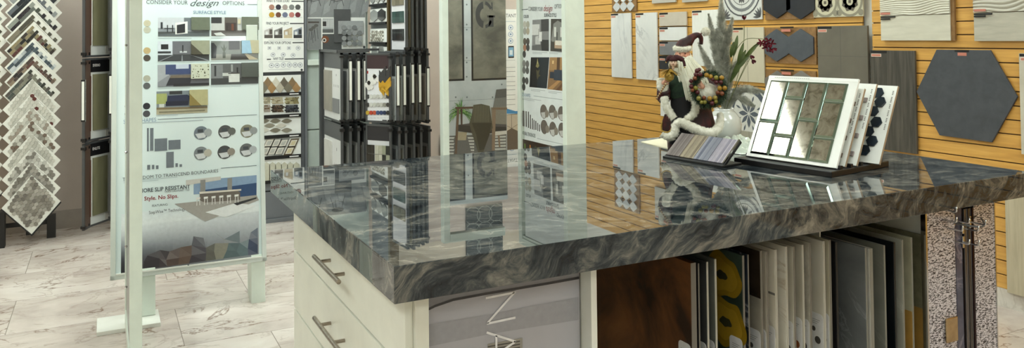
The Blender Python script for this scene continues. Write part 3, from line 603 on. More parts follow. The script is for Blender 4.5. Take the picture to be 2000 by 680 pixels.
# kitchen and room photographs with a stone sample each
PH = [
 ((305, 34, 406, 71), '#8e959c', [('#4a4f50', (0, 0, 1, .25)), ('#c9d0d6', (0, .45, .5, 1)), ('#6f777e', (.5, .35, .75, 1)), ('#5b6468', [(0, .1), (1, .3), (1, 0), (0, 0)]), ('#e8ece9', [(.33, .1), (.57, .15), (.57, .8), (.33, .72)]), ('#2b3036', (.05, .4, .09, .75)), ('#2b3036', (.12, .4, .3, .44)), ('#2b3036', (.17, .2, .19, .6)), ('#2b3036', (.27, .2, .29, .6)), ('#20252b', [(.36, .15), (.52, .2), (.52, .68), (.36, .6)])], '#67705f', '#67705f'),
 ((409, 34, 502, 71), '#c4c8c6', [('#575350', (0, 0, 1, .3)), ('#2e3033', (0, .68, .22, 1)), ('#59544e', (.28, .3, .55, 1)), ('#3a3130', (.3, .25, .52, .7)), ('#6b3f2c', (.42, .3, .47, .65)), ('#cfd4d2', [(.1, .02), (.3, .02), (.2, .2), (.05, .15)]), ('#2a2725', (.32, .3, .34, .55)), ('#d9d2b4', (.56, .65, .62, .9))], '#555d49', '#555d49'),
 ((305, 80.5, 406, 119), '#5d6164', [('#3d4146', (0, 0, 1, .32)), ('#d5dfe8', (0, .32, .28, 1)), ('#6c6f76', (.28, .35, .65, 1)), ('#1d2024', (.06, .6, .2, .85)), ('#2a2e33', (.0, .4, .25, .5)), ('#c9cfd3', (.42, .42, .56, .5)), ('#8e959c', [(0, 0), (.04, 0), (.3, .3), (.28, .3)]), ('#8e959c', [(.45, 0), (.48, 0), (.47, .3), (.46, .3)]), ('#8e959c', [(.96, 0), (1, .02), (.65, .3), (.62, .3)]), ('#23272b', (.47, .45, .49, .8))], '#989c85', '#4a483a'),
 ((409, 80.5, 502, 117), '#6f7672', [('#8b8d86', (0, 0, 1, .3)), ('#1f242b', [(0, .1), (.1, .1), (.12, .7), (.06, .9), (0, .9)]), ('#3b4338', (.24, .1, .3, .4)), ('#37442f', [(.27, .35), (.2, .75), (.25, .6), (.27, .85), (.3, .6), (.34, .75)]), ('#1b1c22', (.37, .55, .6, 1)), ('#2b2726', [(.4, 0), (.8, 0), (.7, .3), (.42, .3)]), ('#c8bda2', [(.8, 0), (1, 0), (.75, .32), (.7, .3)])], '#a09a6c', '#79a8c4'),
 ((305, 126.5, 406, 167), '#6a6d78', [('#a7acb2', (0, .1, .22, 1)), ('#3d4c77', (.15, .55, .65, 1)), ('#c4cede', (.35, .8, .6, 1)), ('#74695b', [(.22, .5), (.65, .5), (.65, .38), (.15, .38)]), ('#2c2e38', [(.2, .38), (.65, .36), (.62, .05), (.15, .05)]), ('#8b8f96', [(0, 0), (.15, 0), (.25, .5), (.2, .5), (0, .2)]), ('#23242c', (.3, 0, 1, .12))], '#cdd3c0', 'terrazzo'),
 ((409, 125, 502, 164), '#5c5f60', [('#3a3e40', (0, 0, 1, .3)), ('#7c8083', (0, .3, .25, .95)), ('#2c3033', (.07, .4, .11, .9)), ('#d8dcd8', (.37, .1, .6, .5)), ('#c5cac6', (.24, .4, .42, .55)), ('#3a3430', (.36, .5, .6, .54)), ('#9ea3a3', (.42, .6, .46, .95)), ('#1c1e20', (.54, .55, .57, .8))], '#3f4740', '#3f4740'),
 ((303, 178.5, 403, 220), '#7f8990', [('#a4ad6c', (0, .45, .2, .9)), ('#2c3034', (.25, .85, .5, 1)), ('#b4ae94', (0, 0, 1, .28)), ('#1d2847', [(.18, .35), (.62, .35), (.65, .75), (.6, .82), (.22, .8)]), ('#121a33', (.18, .38, .62, .55)), ('#ccd2cf', (.05, .3, .15, .45)), ('#7d6d50', [(.0, .3), (1, .26), (1, .2), (0, .22)]), ('#7a755e', (.05, .08, .95, .12))], '#b6b185', '#8d7d48'),
]
for i, ((x0, y0, x1, y1), bg, sh, c1, c2) in enumerate(PH):
    a, b_ = Q(x0, y0), Q(x1, y1); m = MB(); unit(m, a[0], b_[0], b_[1], a[1], -.0025, [(bg, (0, 0, 1, 1))]+sh); f = m.build('room_photo', INK, b1)
    sw = (b_[0]-a[0])*.36; hh = (a[1]-b_[1])*.68; m = MB(); m.box(b_[0]-sw, b_[0]+.002, -.012, -.004, a[1]-hh, a[1]+.002, c1)
    if c2 == 'terrazzo':
        for k in range(26): m.dot(b_[0]-sw+.006+R.random()*(sw-.01), a[1]-hh+.006+R.random()*(hh-.01), R.uniform(.002, .005), -.0124, R.choice(('#3b3c34', '#6b6c55', '#8a8b70')), 5)
    elif c2 != c1:
        m.flat([(b_[0]-sw, a[1]-hh), (b_[0]-.35*sw, a[1]-hh), (b_[0]-sw, a[1]-.2*hh)] if i != 3 else [(b_[0]-sw, a[1]-hh), (b_[0]-.4*sw, a[1]-hh), (b_[0]-.5*sw, a[1]+.001), (b_[0]-sw, a[1]+.001)], -.0124, c2)
    m.build('stone_sample', GLZ, b1); m = MB(); lines(m, Q, x0, y1+3.5, x1-(35 if i in (0, 1, 6) else 2), 1 if i < 4 else 2, 2.6, .002, '#9aa8ae'); m.build('caption_lines', INK, b1)
for j, (y, c) in enumerate(((45, '#c6c2a8'), (58, '#bfc0ae'), (98.5, '#c3ae7e'), (113, '#4c4740'), (153, '#b1b2a2'), (167.5, '#5c6062'), (207, '#22242e'), (222, '#47484e'))):
    m = MB(); m.dot(*Q(248.5, y), .0175, -.003, c); m.dot(*Q(284, y), .0175, -.003, c); m.build('colour_dot', INK, b1)
m = MB()
for x0, x1, y0, y1 in ((285, 289, 250, 295), (291, 298, 250, 294), (300, 325, 271, 294), (327, 351, 274, 291), (286, 292, 322, 331), (295, 300, 322, 330), (303, 308, 323, 330), (323, 338, 297, 327), (341, 346, 319, 326), (349, 354, 321, 326)):
    m = MB(); a, b_ = Q(x0, y0), Q(x1, y1); m.rect(a[0], b_[0], b_[1], a[1], -.003, '#6e7780'); m.build('size_bar', INK, b1)
for x0, x1, y0, y1 in ((249, 254, 254, 274), (249, 254, 279, 295), (249, 254, 325, 335)):
    m = MB(); a, b_ = Q(x0, y0), Q(x1, y1); m.rect(a[0], b_[0], b_[1], a[1], -.003, '#6e7780'); m.build('size_bar', INK, b1)
for (x, y, c, d) in ((391, 260, '#6a7682', '#9fa6a8'), (438, 258, '#4a4c4e', '#5c605e'), (481, 257, '#7e7e6c', '#8f9698'), (391, 300, '#7c8488', '#b4b2a6'), (437, 298, '#3c3e42', '#8c867c'), (480, 294, '#5e6264', '#aab0b4')):
    m = MB(); q = Q(x, y); m.dot(*q, .036, -.003, c, 28); m.flat([(q[0]-.03, q[1]-.004), (q[0]+.03, q[1]+.002), (q[0]+.02, q[1]-.026), (q[0]-.015, q[1]-.03)], -.0034, '#c9ced0'); m.rect(q[0]-.018, q[0]+.01, q[1]+.003, q[1]+.02, -.0036, '#3a4148'); m.dot(q[0]+.034, q[1]+.001, .02, -.004, d, 20)
    m.build('round_photo', INK, b1)
# terrace photo fading into faceted pattern
m = MB(); TP = lambda x, y: Q(x, y)
cols = ['#dfe9ec', '#e1eaec', '#e4ebec', '#d8dfe2', '#c5ccd0', '#aeb4ba', '#8e949c', '#6b7078', '#4c4f58', '#34363f', '#26262f', '#1c1c24']
def mixc(a, b, t): A, B_ = lin(a), lin(b); return tuple(A[i]*(1-t)+B_[i]*t for i in range(3))
for k in range(44):
    f0, f1 = k/44, (k+1)/44; ya, yb = 418+f0*116, 418+f1*116
    kf = k/4; c = mixc(cols[int(kf)], cols[min(11, int(kf)+1)], kf-int(kf))
    for s in range(8):
        xs, xe = 236+(505-236)*s/8, 236+(505-236)*(s+1)/8; dy = -.115
        m.flat([Q(xs, ya+dy*(xs-236)), Q(xe, ya+dy*(xe-236)), Q(xe, min(yb, 535)+dy*(xe-236)), Q(xs, min(yb, 535)+dy*(xs-236))], -.0025, mixc(c, '#b9bfc4', .0 if k < 10 else min(.45, s/14)))
m.build('fading_print', INK, b1)
m = MB(); q4 = lambda c, P_, y=-.003: m.flat([Q(*p) for p in P_], y, c)
q4('#86a0bd', [(377, 353), (500, 343), (500, 372), (377, 380)]); q4('#2c4a72', [(400, 371), (500, 358), (500, 385), (400, 386)], -.0033)
q4('#a3a09a', [(340, 398), (500, 382), (505, 392), (400, 433)], -.0034); q4('#c9c8c2', [(362, 352), (430, 345), (430, 352), (362, 362)], -.0035)
q4('#8b8a86', [(390, 352), (400, 351), (400, 377), (390, 378)], -.0037); q4('#8b8a86', [(443, 349), (452, 348), (452, 376), (443, 377)], -.0037)
q4('#6a625b', [(389, 377), (460, 372), (468, 376), (468, 391), (400, 396), (389, 392)], -.0038); q4('#d6d0c4', [(388, 375), (470, 370), (470, 373), (389, 379)], -.004)
for k in range(6):
    x = 382+k*15; q4('#e6e6e2', [(x, 386-k), (x+8, 385-k), (x+8, 389-k), (x, 390-k)], -.0042); q4('#d8d8d4', [(x+1, 390-k), (x+2.5, 390-k), (x+2, 402-k), (x+.5, 402-k)], -.0042); q4('#d8d8d4', [(x+6, 390-k), (x+7.5, 390-k), (x+8, 401-k), (x+6.5, 401-k)], -.0042)
q4('#2a2c30', [(455, 398), (500, 386), (500, 389), (462, 402)], -.0042); q4('#e4e8e8', [(400, 415), (460, 397), (500, 402), (440, 425)], -.0036)
m.build('terrace_photo', INK, b1)
m = MB(); rr = random.Random(4); gx = [285+k*22.3 for k in range(11)]
pts = [[(x+rr.uniform(-6, 6), 478+j*17-(x-285)*.13+rr.uniform(-5, 5)+(0 if j else 6*math.sin(x))) for x in gx] for j in range(4)]
hues = ['#2a2530', '#3c3238', '#5a4640', '#6c5648', '#3a3440', '#6a685e', '#9a9888', '#5d7478', '#6a8288', '#3a4a68']
for j in range(3):
    for i in range(10):
        a, b_, c, d = pts[j][i], pts[j][i+1], pts[j+1][i+1], pts[j+1][i]
        cl = lambda p: (min(p[0], 503), min(p[1], 532-(p[0]-232)*.13))
        for tri in ([cl(a), cl(b_), cl(c)], [cl(a), cl(c), cl(d)]):
            if j == 0 and (i < 3 or rr.random() < .3): continue
            yy = (sum(p[1]+(p[0]-232)*.115 for p in tri)/3-418)/116*11; yy = max(0, min(10.9, yy)); bg = mixc(cols[int(yy)], cols[int(yy)+1], yy % 1)
            q4(mixc(mixc(bg, hues[i], .72 if j else .45), '#ffffff' if rr.random() < .5 else '#000000', rr.uniform(0, .10)), tri, -.0032)
m.build('faceted_print', INK, b1)
# its legs
for (xc) in (.748, .205):
    m = MB(); m.T = B1.M().inverted() @ Matrix.Translation((xc, 4.53, 0)); m.box(-.038, .034, -.03, .05, .0 if xc > .5 else .02, .26); m.build('leg', MINT, b1, bevel=.002)
m = MB(); m.T = B1.M().inverted() @ Matrix.Translation((.748, 4.64, 0)); m.box(-.03, .03, .0, .04, 0, 1.5); m.build('rear_brace', MINT, b1, bevel=.002)
# slim upright stand in front of it, seen edge-on
ns = thing('display_stand', 'slim mint white upright stand seen edge-on in front of the leaning poster board', 'display stand', (.117, 3.5, 0))
m = MB(); m.box(-.023, .022, 0, .05, 0, 2.2); m.build('post', MINT, ns, bevel=.003)
m = MB(); m.box(-.019, .022, .89, .95, 0, 2.2); m.build('post', MINT, ns, bevel=.003)
MB().box(-.019, .018, .05, .89, .02, .1).build('rail', MINT, ns); MB().box(-.019, .018, .05, .89, 2.12, 2.2).build('rail', MINT, ns)
MB().box(-.014, .012, .05, .89, .1, 2.12).build('panel', mottle('smoky_print', '#4c4a48', '#a8aca8', 4, .3, st=(1, 4, 1)), ns)
for y in (.93, -.06): MB().box(-.143, .14, y-.06, y+.16, 0, .02).build('base_plate', WHITE, ns, bevel=.002)
m = MB(); m.T = Matrix.Identity(4)
for z in (.32, .5, .92, 1.4): m.ball((-.024, .5, z), .006, 8)
m.build('bolts', CHROME, ns)
# ------------------------------------------------------------------ slate grey sample bay
G = PL((1.20, 6.38, 0), (1, 0, 0)); g = thing('sample_bay', 'slate grey bay with look guide poster above tilted rows of tile samples', 'display unit', G.M()); Q = G.q
gx0, gx1 = -.62, .232
m = MB(); m.box(gx0, gx1, .03, .5, 0, 2.3); m.box(gx1-.016, gx1, -.02, .05, 0, 2.3); m.box(gx0, gx1, -.02, .05, 0, .03); m.build('carcass', GREYU, g, bevel=.002)
m = MB(); m.box(gx0, gx1-.018, .0, .03, .03, .235); m.build('drawer', GREYU, g, bevel=.003); m = MB(); m.box(gx0, gx1-.018, 0, .03, .245, .36); m.build('drawer', GREYU, g, bevel=.003)
zt = Q(560, 140)[1]; t2 = thing('guide_poster', 'white look guide poster with round colour swatches and room photos on the grey bay', 'poster', G.at(0, zt, 0).M())
def q2(x, y): a = Q(x, y); return (a[0], a[1]-zt)
MB().box(gx0, q2(593, 50)[0], -.004, .028, 0, 1.0).build('poster_sheet', PAPER, t2)
kw = dict(q=q2, par=t2, y=-.0045)
caption('WHAT IS YOUR LOOK?', 520, 4.3, 565, 4.3, .02, bold=.02, **kw); caption('FIND YOUR PROJECT', 520, 48, 564, 48, .02, bold=.02, **kw); caption('EXPLORE YOUR OPTIONS', 516, 86, 568, 86, .02, bold=.02, **kw); caption('WHY TILE?', 533, 117.5, 554, 117, .02, bold=.02, **kw)
m = MB()
for x0, y0 in ((569, 2.5), (566, 46), (571, 83.5), (556, 115.5)): lines(m, q2, x0, y0, 593, 1, 0, .009, '#4c5054', -.0045)
lines(m, q2, 521, 116, 529, 1, 0, .009, '#4c5054', -.0045)
for y in (18.5, 34, 78.5, 121, 136): lines(m, q2, 524, y, 590 if y < 100 else 567, 1, 0, .003, '#b4b8bc', -.0045)
for x, y in ((526, 94), (545, 94), (564, 94), (582, 94), (533, 107), (553, 107), (572, 108), (530, 128), (541, 128), (553, 127), (565, 127), (576, 127), (586, 127)):
    a = q2(x, y); r = .018 if y < 110 else .02; m.ngon(*a, r, 4 if y < 100 and x not in (582,) else 14, -.0045, -.004, '#b9bdc2', PI/4); m.ngon(*a, r*.72, 4 if y < 100 and x != 582 else 14, -.005, -.0045, '#e9ecee', PI/4); m.rect(a[0]-.006, a[0]+.007, a[1]-.004, a[1]+.006, -.0052, '#8a8f94')
a = q2(589, 136.5); m.ngon(*a, .01, 6, -.0045, -.004, '#3c4044'); m.build('printed_marks', INK, t2)
for r_i, (y, cs) in enumerate(((14, ('#a67c6c', '#2c2c3c', '#a49894', '#808482', '#545656')), (29, ('#c39a2c', '#6f4636', '#6e7892', '#bd7d74', '#6c2430')))):
    for x, c in zip((530.5, 543.5, 556.5, 569.5, 581.5), cs): m = MB(); m.dot(*q2(x, y), .021, -.0045, c); m.build('colour_dot', INK, t2)
for i, (x0, x1) in enumerate(((516, 532.5), (535, 551.5), (554, 570.5), (573, 589.5))):
    a, b_ = q2(x0, 53), q2(x1, 74.5); m = MB(); c = (('#c6c4c2', '#57524e'), ('#8b8b88', '#4a4846'), ('#b7a68c', '#cdbf9f'), ('#8f9aa8', '#2c3138'))[i]
    unit(m, a[0], b_[0], b_[1], a[1], -.0045, [(c[0], (0, 0, 1, 1)), (c[1], (0, 0, 1, .3)), ('#e4e6e6', (.15, .3, .45, .6)), (c[1], (.6, .35, .95, .8)), ('#f0f2f2', [(.0, .7), (.5, .85), (1, 1), (0, 1)])]); m.build('room_photo', INK, t2)
# sample shelves: tilted boards, each its own thing
def shelf_board(y0, y1, label, fn):
    a, b_ = Q(521, y0), Q(587, y1); h = a[1]-b_[1]; w0, w1 = gx0+.03, b_[0]; c = (w0+w1)/2
    t = thing('sample_board', label, 'sample board', G.at(c, b_[1], -.012).M(), 'mosaic sample boards in the grey bay'); w = (w1-w0)/2
    MB().box(-w, w, 0, .012, 0, h).build('board', PAPER, t); MB().box(-w, w, -.012, .02, -.026, -.001).build('shelf_lip', BLACK, t)
    MB().box(w-.09, w-.02, -.0135, -.012, -.018, -.01).build('shelf_print', INKW, t)
    fn(t, w, h, lambda x, y: (Q(x, y)[0]-c, Q(x, y)[1]-b_[1]))
def lant(t, w, h, q):
    m = MB(); pal = ['#8a7458', '#7c7768', '#d5d2c4', '#a8865c', '#6c655a', '#b8b2a2']
    for j, (y, off) in enumerate(((162, 0), (172, 9))):
        for i in range(-1, 6 - j):
            x = 522+i*16+ (8 if j else 0)
            if x > 578: continue
            a = q(x, y); m.prism([(a[0]+sx*.034*k1, a[1]+.048*k2) for sx, k1, k2 in ((1, 1, 0), (1, .45, .5), (1, 0, 1), (-1, .45, .5), (-1, 1, 0), (-1, .45, -.5), (1, 0, -1), (1, .45, -.5))], -.006-.0015*j, 0, pal[(i*2+j*3) % 6])
    m.build('lantern_tiles', GLZ, t)
def bricks(t, w, h, q):
    m = MB()
    for (x0, x1, y0, y1, pal) in ((531, 553, 190, 202, ('#b2a88c', '#8c7f5e', '#c6bfa6')), (557, 583, 190, 202, ('#8c8258', '#b0a984', '#6e6748')), (531, 553, 205, 218, ('#4c3a2c', '#6e5844', '#342a22')), (557, 583, 205, 218, ('#2c2f36', '#4c5058', '#16181e')), (515, 527, 205, 218, ('#6e5844', '#a0968c')), (515, 527, 190, 202, ('#9c947c', '#c6bfa6'))):
        a, b_ = q(x0, y0), q(x1, y1); n = 5
        for j in range(n):
            z0 = b_[1]+(a[1]-b_[1])*j/n; z1 = b_[1]+(a[1]-b_[1])*(j+.88)/n; x = a[0]-(.008 if j % 2 else 0)
            while x < b_[0]-.01: L = R.uniform(.015, .04); m.box(x, min(x+L-.002, b_[0]+.008*(j % 2)), -.006, 0, z0, z1, R.choice(pal)); x += L
    m.build('brick_mosaics', GLZ, t)
def leaf(t, w, h, q):
    m = MB()
    for j, y in enumerate((236, 245, 254)):
        for i in range(-1, 4):
            x = 515+i*22+(11 if j % 2 else 0); a = q(x, y)
            if x > 566: continue
            P_ = []
            for k in range(9): s = -1+k/4; P_.append((a[0]+s*.042, a[1]+.0175*math.cos(s*PI/2)))
            for k in range(7): s = .75-k/4; P_.append((a[0]+s*.042, a[1]-.0175*math.cos(s*PI/2)))
            m.prism(P_, -.006, 0, ('#7c7668', '#8f8a7c', '#d0cdc2')[(i+j) % 3 if j else 0])
    m.build('wave_tiles', GLZ, t)
def links(t, w, h, q):
    m = MB()
    for x, c in ((520, '#a8a49a'), (534, '#b0b0ac'), (548, '#8c8c8a'), (567, '#5c4c38')):
        for dz, dx in ((0, 0), (1, 7)):
            a = q(x-2+dx-1, 294-dz*15); s = .032; P_ = lambda k: [(a[0]-s*k-.012*k, a[1]-.032*k), (a[0]+s*k-.012*k, a[1]-.032*k), (a[0]+s*k+.018*k, a[1]+.032*k), (a[0]-s*k+.018*k, a[1]+.032*k)]
            m.prism(P_(1), -.007, 0, c); m.prism(P_(.72), -.008, -.0069, '#e0ddd2'); m.prism(P_(.5), -.009, -.0079, '#d4c8a4' if c == '#5c4c38' else '#b9bab4')
    m.build('link_tiles', GLZ, t)
def picket(t, w, h, q):
    m = MB()
    for i in range(6):
        a = q(520+i*11.6, 352); b_ = q(520+i*11.6, 316); m.prism([(a[0]-.025, b_[1]-.02), (a[0], b_[1]), (a[0]+.025, b_[1]-.02), (a[0]+.025, a[1]), (a[0], a[1]-.02), (a[0]-.025, a[1])], -.006, 0, '#c6c6b4')
    m.build('picket_tiles', GLZ, t)
shelf_board(148, 179, 'board of tan and grey lantern shaped tiles, topmost in the grey bay', lant)
shelf_board(187, 221, 'board of brick mosaics in cream, brown and black blocks', bricks)
shelf_board(231, 260, 'board of grey wave shaped tiles above the linked squares', leaf)
shelf_board(269, 300, 'board of slanted linked square tiles, grey and bronze', links)
shelf_board(309, 346, 'board of pale picket tiles, lowest in the grey bay', picket)
# ------------------------------------------------------------------ pale bay with stool poster and ledge
PB = PL((1.70, 6.40, 0), (1, 0, 0)); Q = PB.q
pb = thing('pale_bay', 'pale mint cabinet bay with a ledge between the grey bay and the swing racks', 'display unit', PB.M())
m = MB(); zl = Q(640, 122)[1]; zs = Q(620, 253)[1]
m.box(-.262, .245, .03, .5, 0, 2.3); m.build('carcass', plain('sage_white_paint', '#c3cfc8', .4), pb)
MB().box(-.262, .245, -.03, .03, zl-.02, zl+.025).build('ledge', MINT, pb, bevel=.004)
MB().box(-.262, .245, .0, .03, .05, zs-.004).build('door', plain('sage_white_paint', '#c3cfc8', .4), pb, bevel=.003)
MB().box(-.262, .245, .0, .03, zs+.004, zl-.02).build('door', plain('sage_white_paint', '#c3cfc8', .4), pb, bevel=.003)
z0 = Q(650, 97)[1]; t = thing('stool_poster', 'grey poster of bar stools on marble floor with tile samples mounted over it', 'poster', PB.at(0, z0, 0).M())
q3 = lambda x, y: (Q(x, y)[0], Q(x, y)[1]-z0)
w0, w1 = -.255, q3(713.5, 50)[0]
MB().box(w0, w1, -.004, .028, 0, .50).build('poster_sheet', PAPER, t)
m = MB(); RQ = lambda x0, y0, x1, y1, y, c: m.rect(q3(x0, y0)[0], q3(x1, y1)[0], q3(x1, y1)[1], q3(x0, y0)[1], y, c)
a = q3(600, 34)[1]; m.rect(w0, w1-.002, a, .498, -.0045, '#8a8e90'); 
for k in range(5):
    u = w0+k*.105; m.flat([(u, a), (u+.004, a), (u+.06, .498), (u+.056, .498)], -.0048, '#747a7c'); m.flat([(u+.02, a+.02), (u+.07, a+.05), (u+.09, a+.16), (u+.03, a+.1)], -.0047, '#9a9ea0')
m.rect(w0, w1-.002, a+.19, a+.194, -.0048, '#747a7c')
RQ(601, 36, 627.5, 97, -.0045, '#84888a'); RQ(629.5, 36, 651, 62, -.0045, '#aab0b2'); RQ(629.5, 57, 651, 64, -.0047, '#5c6062'); RQ(629.5, 66.5, 667, 97, -.0045, '#4c5052')
for k in range(9): RQ(631+k*2.2, 38, 632+k*2.2, 54, -.0047, '#dcdedd')
RQ(630, 42, 637, 51, -.0049, '#2a2c2e'); m.dot(*q3(635, 77), .03, -.0048, '#7a4a30'); m.dot(*q3(633, 78.5), .016, -.005, '#e8e8e6'); m.dot(*q3(633, 78.5), .010, -.0052, '#1c1a1a')
m.build('printed_scene', INK, t)
def bar(P_, r=.004, col='#2c2f33', y=-.0055):
    for i in range(len(P_)-1):
        A, B_ = Vector(P_[i]), Vector(P_[i+1]); n = (B_-A).normalized(); n = Vector((-n.y, n.x))*r/2; m.flat([tuple(A+n), tuple(B_+n), tuple(B_-n), tuple(A-n)], y, col)
for cx_ in (612, 657):
    m = MB()
    bar([q3(cx_-14, 11), q3(cx_-8, -10)]); bar([q3(cx_+14, 12), q3(cx_+8, -10)]); bar([q3(cx_-11, 0), q3(cx_, 3), q3(cx_+11, 0)]); bar([q3(cx_-5, 6), q3(cx_-3, -10)])
    m.ngon(*q3(cx_, -14), .05, 16, -.006, -.0045, '#4c4842', sz=.35); m.build('stool_print', INK, t)
m = MB()
for cx_, cy_ in ((607, 58), (612, 54), (617, 50)):
    bar([q3(cx_-5, cy_+24), q3(cx_-3, cy_+4)], .003); bar([q3(cx_+4, cy_+26), q3(cx_+2, cy_+4)], .003); m.ngon(*q3(cx_, cy_), .018, 12, -.0058-.0002*cx_/600, -.0046, '#5e5e5c', sz=.7)
RQ(601, 42, 623, 45, -.0058, '#4a4642')
m.build('counter_stools_print', INK, t)
def smp(x0, y0, x1, y1, yy, mat, nm='tile_sample'):
    a, b_ = q3(x0, y0), q3(x1, y1); MB().box(a[0], b_[0], yy, yy+.007, b_[1], a[1]).build(nm, mat, t, bevel=.001)
smp(651.5, 18, 684, 83, -.013, dk('sample_char', '#4a4c4e', '#545658', 6, .5)); smp(659.5, 41, 708.5, 66, -.02, veined('sample_marble', '#a5a9ab', '#969a9c', '#7c8082', 5, .3))
m = MB()
for j in range(4):
    for i in range(4):
        if j == 3 and i == 3: continue
        a = q3(670.5+i*10.2 if i < 4 else 0, 85-j*10.3)
        if i < 3 or j < 3: m.ngon(a[0], a[1], .0206, 8, -.027, -.020, ('#8c9092', '#9ea2a4', '#7e8284')[(i+j) % 3], PI/8)
m.build('arabesque_tiles', GLZ, t)
m = MB(); m.ngon(*q3(711, 92), .011, 6, -.006, -.004, '#3c4044'); m.build('printed_logo', INK, t)
# column of sample boards running toward the viewer
CP = PL((1.95, 6.15, 0), (0, -1, 0)); Q = CP.q
cb = thing('sample_column', 'dark grey side column of small mosaic boards beside the stool poster', 'display unit', CP.M())
u0, u1 = Q(720, 50)[0], Q(762, 50)[0]
MB().box(u0, u1, .02, .05, 0, 2.2).build('carcass', GREYU, cb)
MB().box(u1-.02, u1+.02, -.02, .05, 0, 2.2).build('bronze_edge', plain('bronze_edge', '#6e5c38', .35, .6), cb)
def colboard(y0, y1, label, fn, above=0):
    a, b_ = Q(724, y0), Q(757, y1); c = (a[0]+b_[0])/2; zb = Q(740, y1)[1]+above; h = (Q(740, y0)[1]-Q(740, y1)[1]); w = (b_[0]-a[0])/2
    t = thing('sample_board', label, 'sample board', CP.at(c, zb, -.005).M(), 'small mosaic boards on the side column')
    MB().box(-w, w, 0, .012, 0, h).build('board', PAPER, t); MB().box(-w, w, -.012, .02, -.018, -.001).build('shelf_lip', BLACK, t); m = MB(); fn(m, w, h); m.build('mosaic_pieces', GLZ, t)
colboard(17, 43, 'small board with two long hexagons, one outlined in black', lambda m, w, h: [m.prism([(cx-w*.42, h*.25), (cx-w*.42, h*.75), (cx, h*.97), (cx+w*.42, h*.75), (cx+w*.42, h*.25), (cx, h*.03)], -.008, 0, c) or m.prism([(cx-w*.3, h*.3), (cx-w*.3, h*.7), (cx, h*.86), (cx+w*.3, h*.7), (cx+w*.3, h*.3), (cx, h*.14)], -.01, -.007, '#aaaeac') for cx, c in ((-w*.46, '#9a9e9c'), (w*.46, '#1c1c1e'))])
colboard(56, 82, 'small board of shiny pebbled brick mosaic', lambda m, w, h: [m.ball((-w*.85+w*1.7*(i+.5*(j % 2)+.3)/7, -.002, h*(.12+.13*j)), .018, 8, 1.3, .5, .6, R.choice(('#b4b2a6', '#8c887c', '#d0cec4'))) for j in range(6) for i in range(6)])
colboard(91, 115, 'small board of grey hexagons, lowest of the side column', lambda m, w, h: [m.ngon(-w*.4+i*w*.8, h*.35, w*.36, 6, -.008, 0, '#8a8c8a') for i in range(2)])
colboard(-20, 7, 'small board of pointed grey hexagons, cut by the top of the picture', lambda m, w, h: [m.prism([(cx-w*.28, h*.25), (cx-w*.28, h*.75), (cx, h*.97), (cx+w*.28, h*.75), (cx+w*.28, h*.25), (cx, h*.03)], -.008, 0, c) for cx, c in ((-w*.62, '#9a9e9c'), (0, '#b4b6b2'), (w*.62, '#9a9e9c'))])
# ------------------------------------------------------------------ swing rack panels
def wing(x, y, yaw, w, z0, z1, label, content=None, header=0, tagtxt=None, group='swing panels on the tile racks', name='swing_display', facecol='#d9dbdd', hcol='#2c2c2e', flip=False, spine=None):
    """hinged sample panel: near edge at (x, y), running away along the compass yaw"""
    d = yawdir(yaw); s = -1 if flip else 1; P_ = PL(Vector((x, y, z0))+Vector(d)*w/2, (-s*d[0], -s*d[1], 0))
    t = thing(name, label, 'swing panel', P_.M(), group); h = z1-z0; hw_ = w/2
    m = MB()
    for a in ((-hw_, -hw_+.014, 0, h), (hw_-.014, hw_, 0, h), (-hw_, hw_, 0, .014), (-hw_, hw_, h-.014, h)): m.box(a[0], a[1], -.009, .009, a[2], a[3])
    m.build('frame', STEEL, t, bevel=.001)
    MB().box(-hw_+.01, hw_-.01, -.005, .005, .01, h-.01).build('board', plain('board_'+facecol[1:], facecol, .4), t)
    if header: MB().box(-hw_+.014, hw_-.014, -.0065, -.005, h-.014-header, h-.014).build('header_band', mottle('header_'+hcol[1:], hcol, '#4a4644' if hcol == '#2c2c2e' else hcol, 5, .4, st=(1, 1, 2), lo=.55, hi=.8), t)
    if tagtxt is not None:
        zt_ = h*tagtxt; th = .30
        bx_ = lambda m, a, b_, *r: m.box(min(s*a, s*b_), max(s*a, s*b_), *r)
        m = MB(); bx_(m, hw_-.002, hw_+.004, -.013, .015, zt_-th/2, zt_+th/2); m.build('tag_holder', BLACK, t, bevel=.001)
        m = MB(); bx_(m, hw_+.004, hw_+.0055, -.008, .010, zt_-th/2+.012, zt_+th/2-.012); m.build('spine_tag', WHITE, t)
        m = MB(); bx_(m, hw_-.016, hw_+.0, -.0105, -.009, zt_-th/2, zt_+th/2); m.build('side_tag', plain('tag_mint', '#cdd6d0', .5), t)
    for f in (.02, .93): MB().box(min(s*(hw_-.02), s*(hw_+.006)), max(s*(hw_-.02), s*(hw_+.006)), -.016, .016, h*f, h*f+h*.03).build('hinge_clip', BLACK, t)
    if spine: text(spine, (s*(hw_-.010), zt_+th*.36), (s*(hw_-.010), zt_-th*.36), .007, -.0108, INKD, t)
    if content: content(t, hw_, h, header)
    return t, P_
def slab_content(c1, c2, c3=None, split=.62):
    def f(t, w, h, hd):
        H_ = h-hd-.03; a = w*.9
        MB().box(-a, a*(.0 if c3 else .8), -.012, -.005, .02+H_*.12, .015+H_*.95).build('tile_sample', dk('sw_'+c1[1:], c1, c2, 4, .4), t)
        if c3:
            MB().box(a*.12, a*.9, -.012, -.005, .02+H_*.12, .02+H_*.40).build('tile_sample', dk('sw_'+c3[1:], c3, c3, 6, .4), t)
            m = MB(); [m.rect(a*.2+i*a*.2, a*.2+i*a*.2+.008, .02+H_*.62, .02+H_*.67, -.0055, '#5a5a5a') for i in range(4)]; m.rect(a*.5, a*.55, .02+H_*.84, .02+H_*.88, -.0055, '#5a5a5a'); m.build('caption_marks', INK, t)
    return f
RY = 5.60
def rx(px, Y=RY): return at(px, 200, 1, Y).x
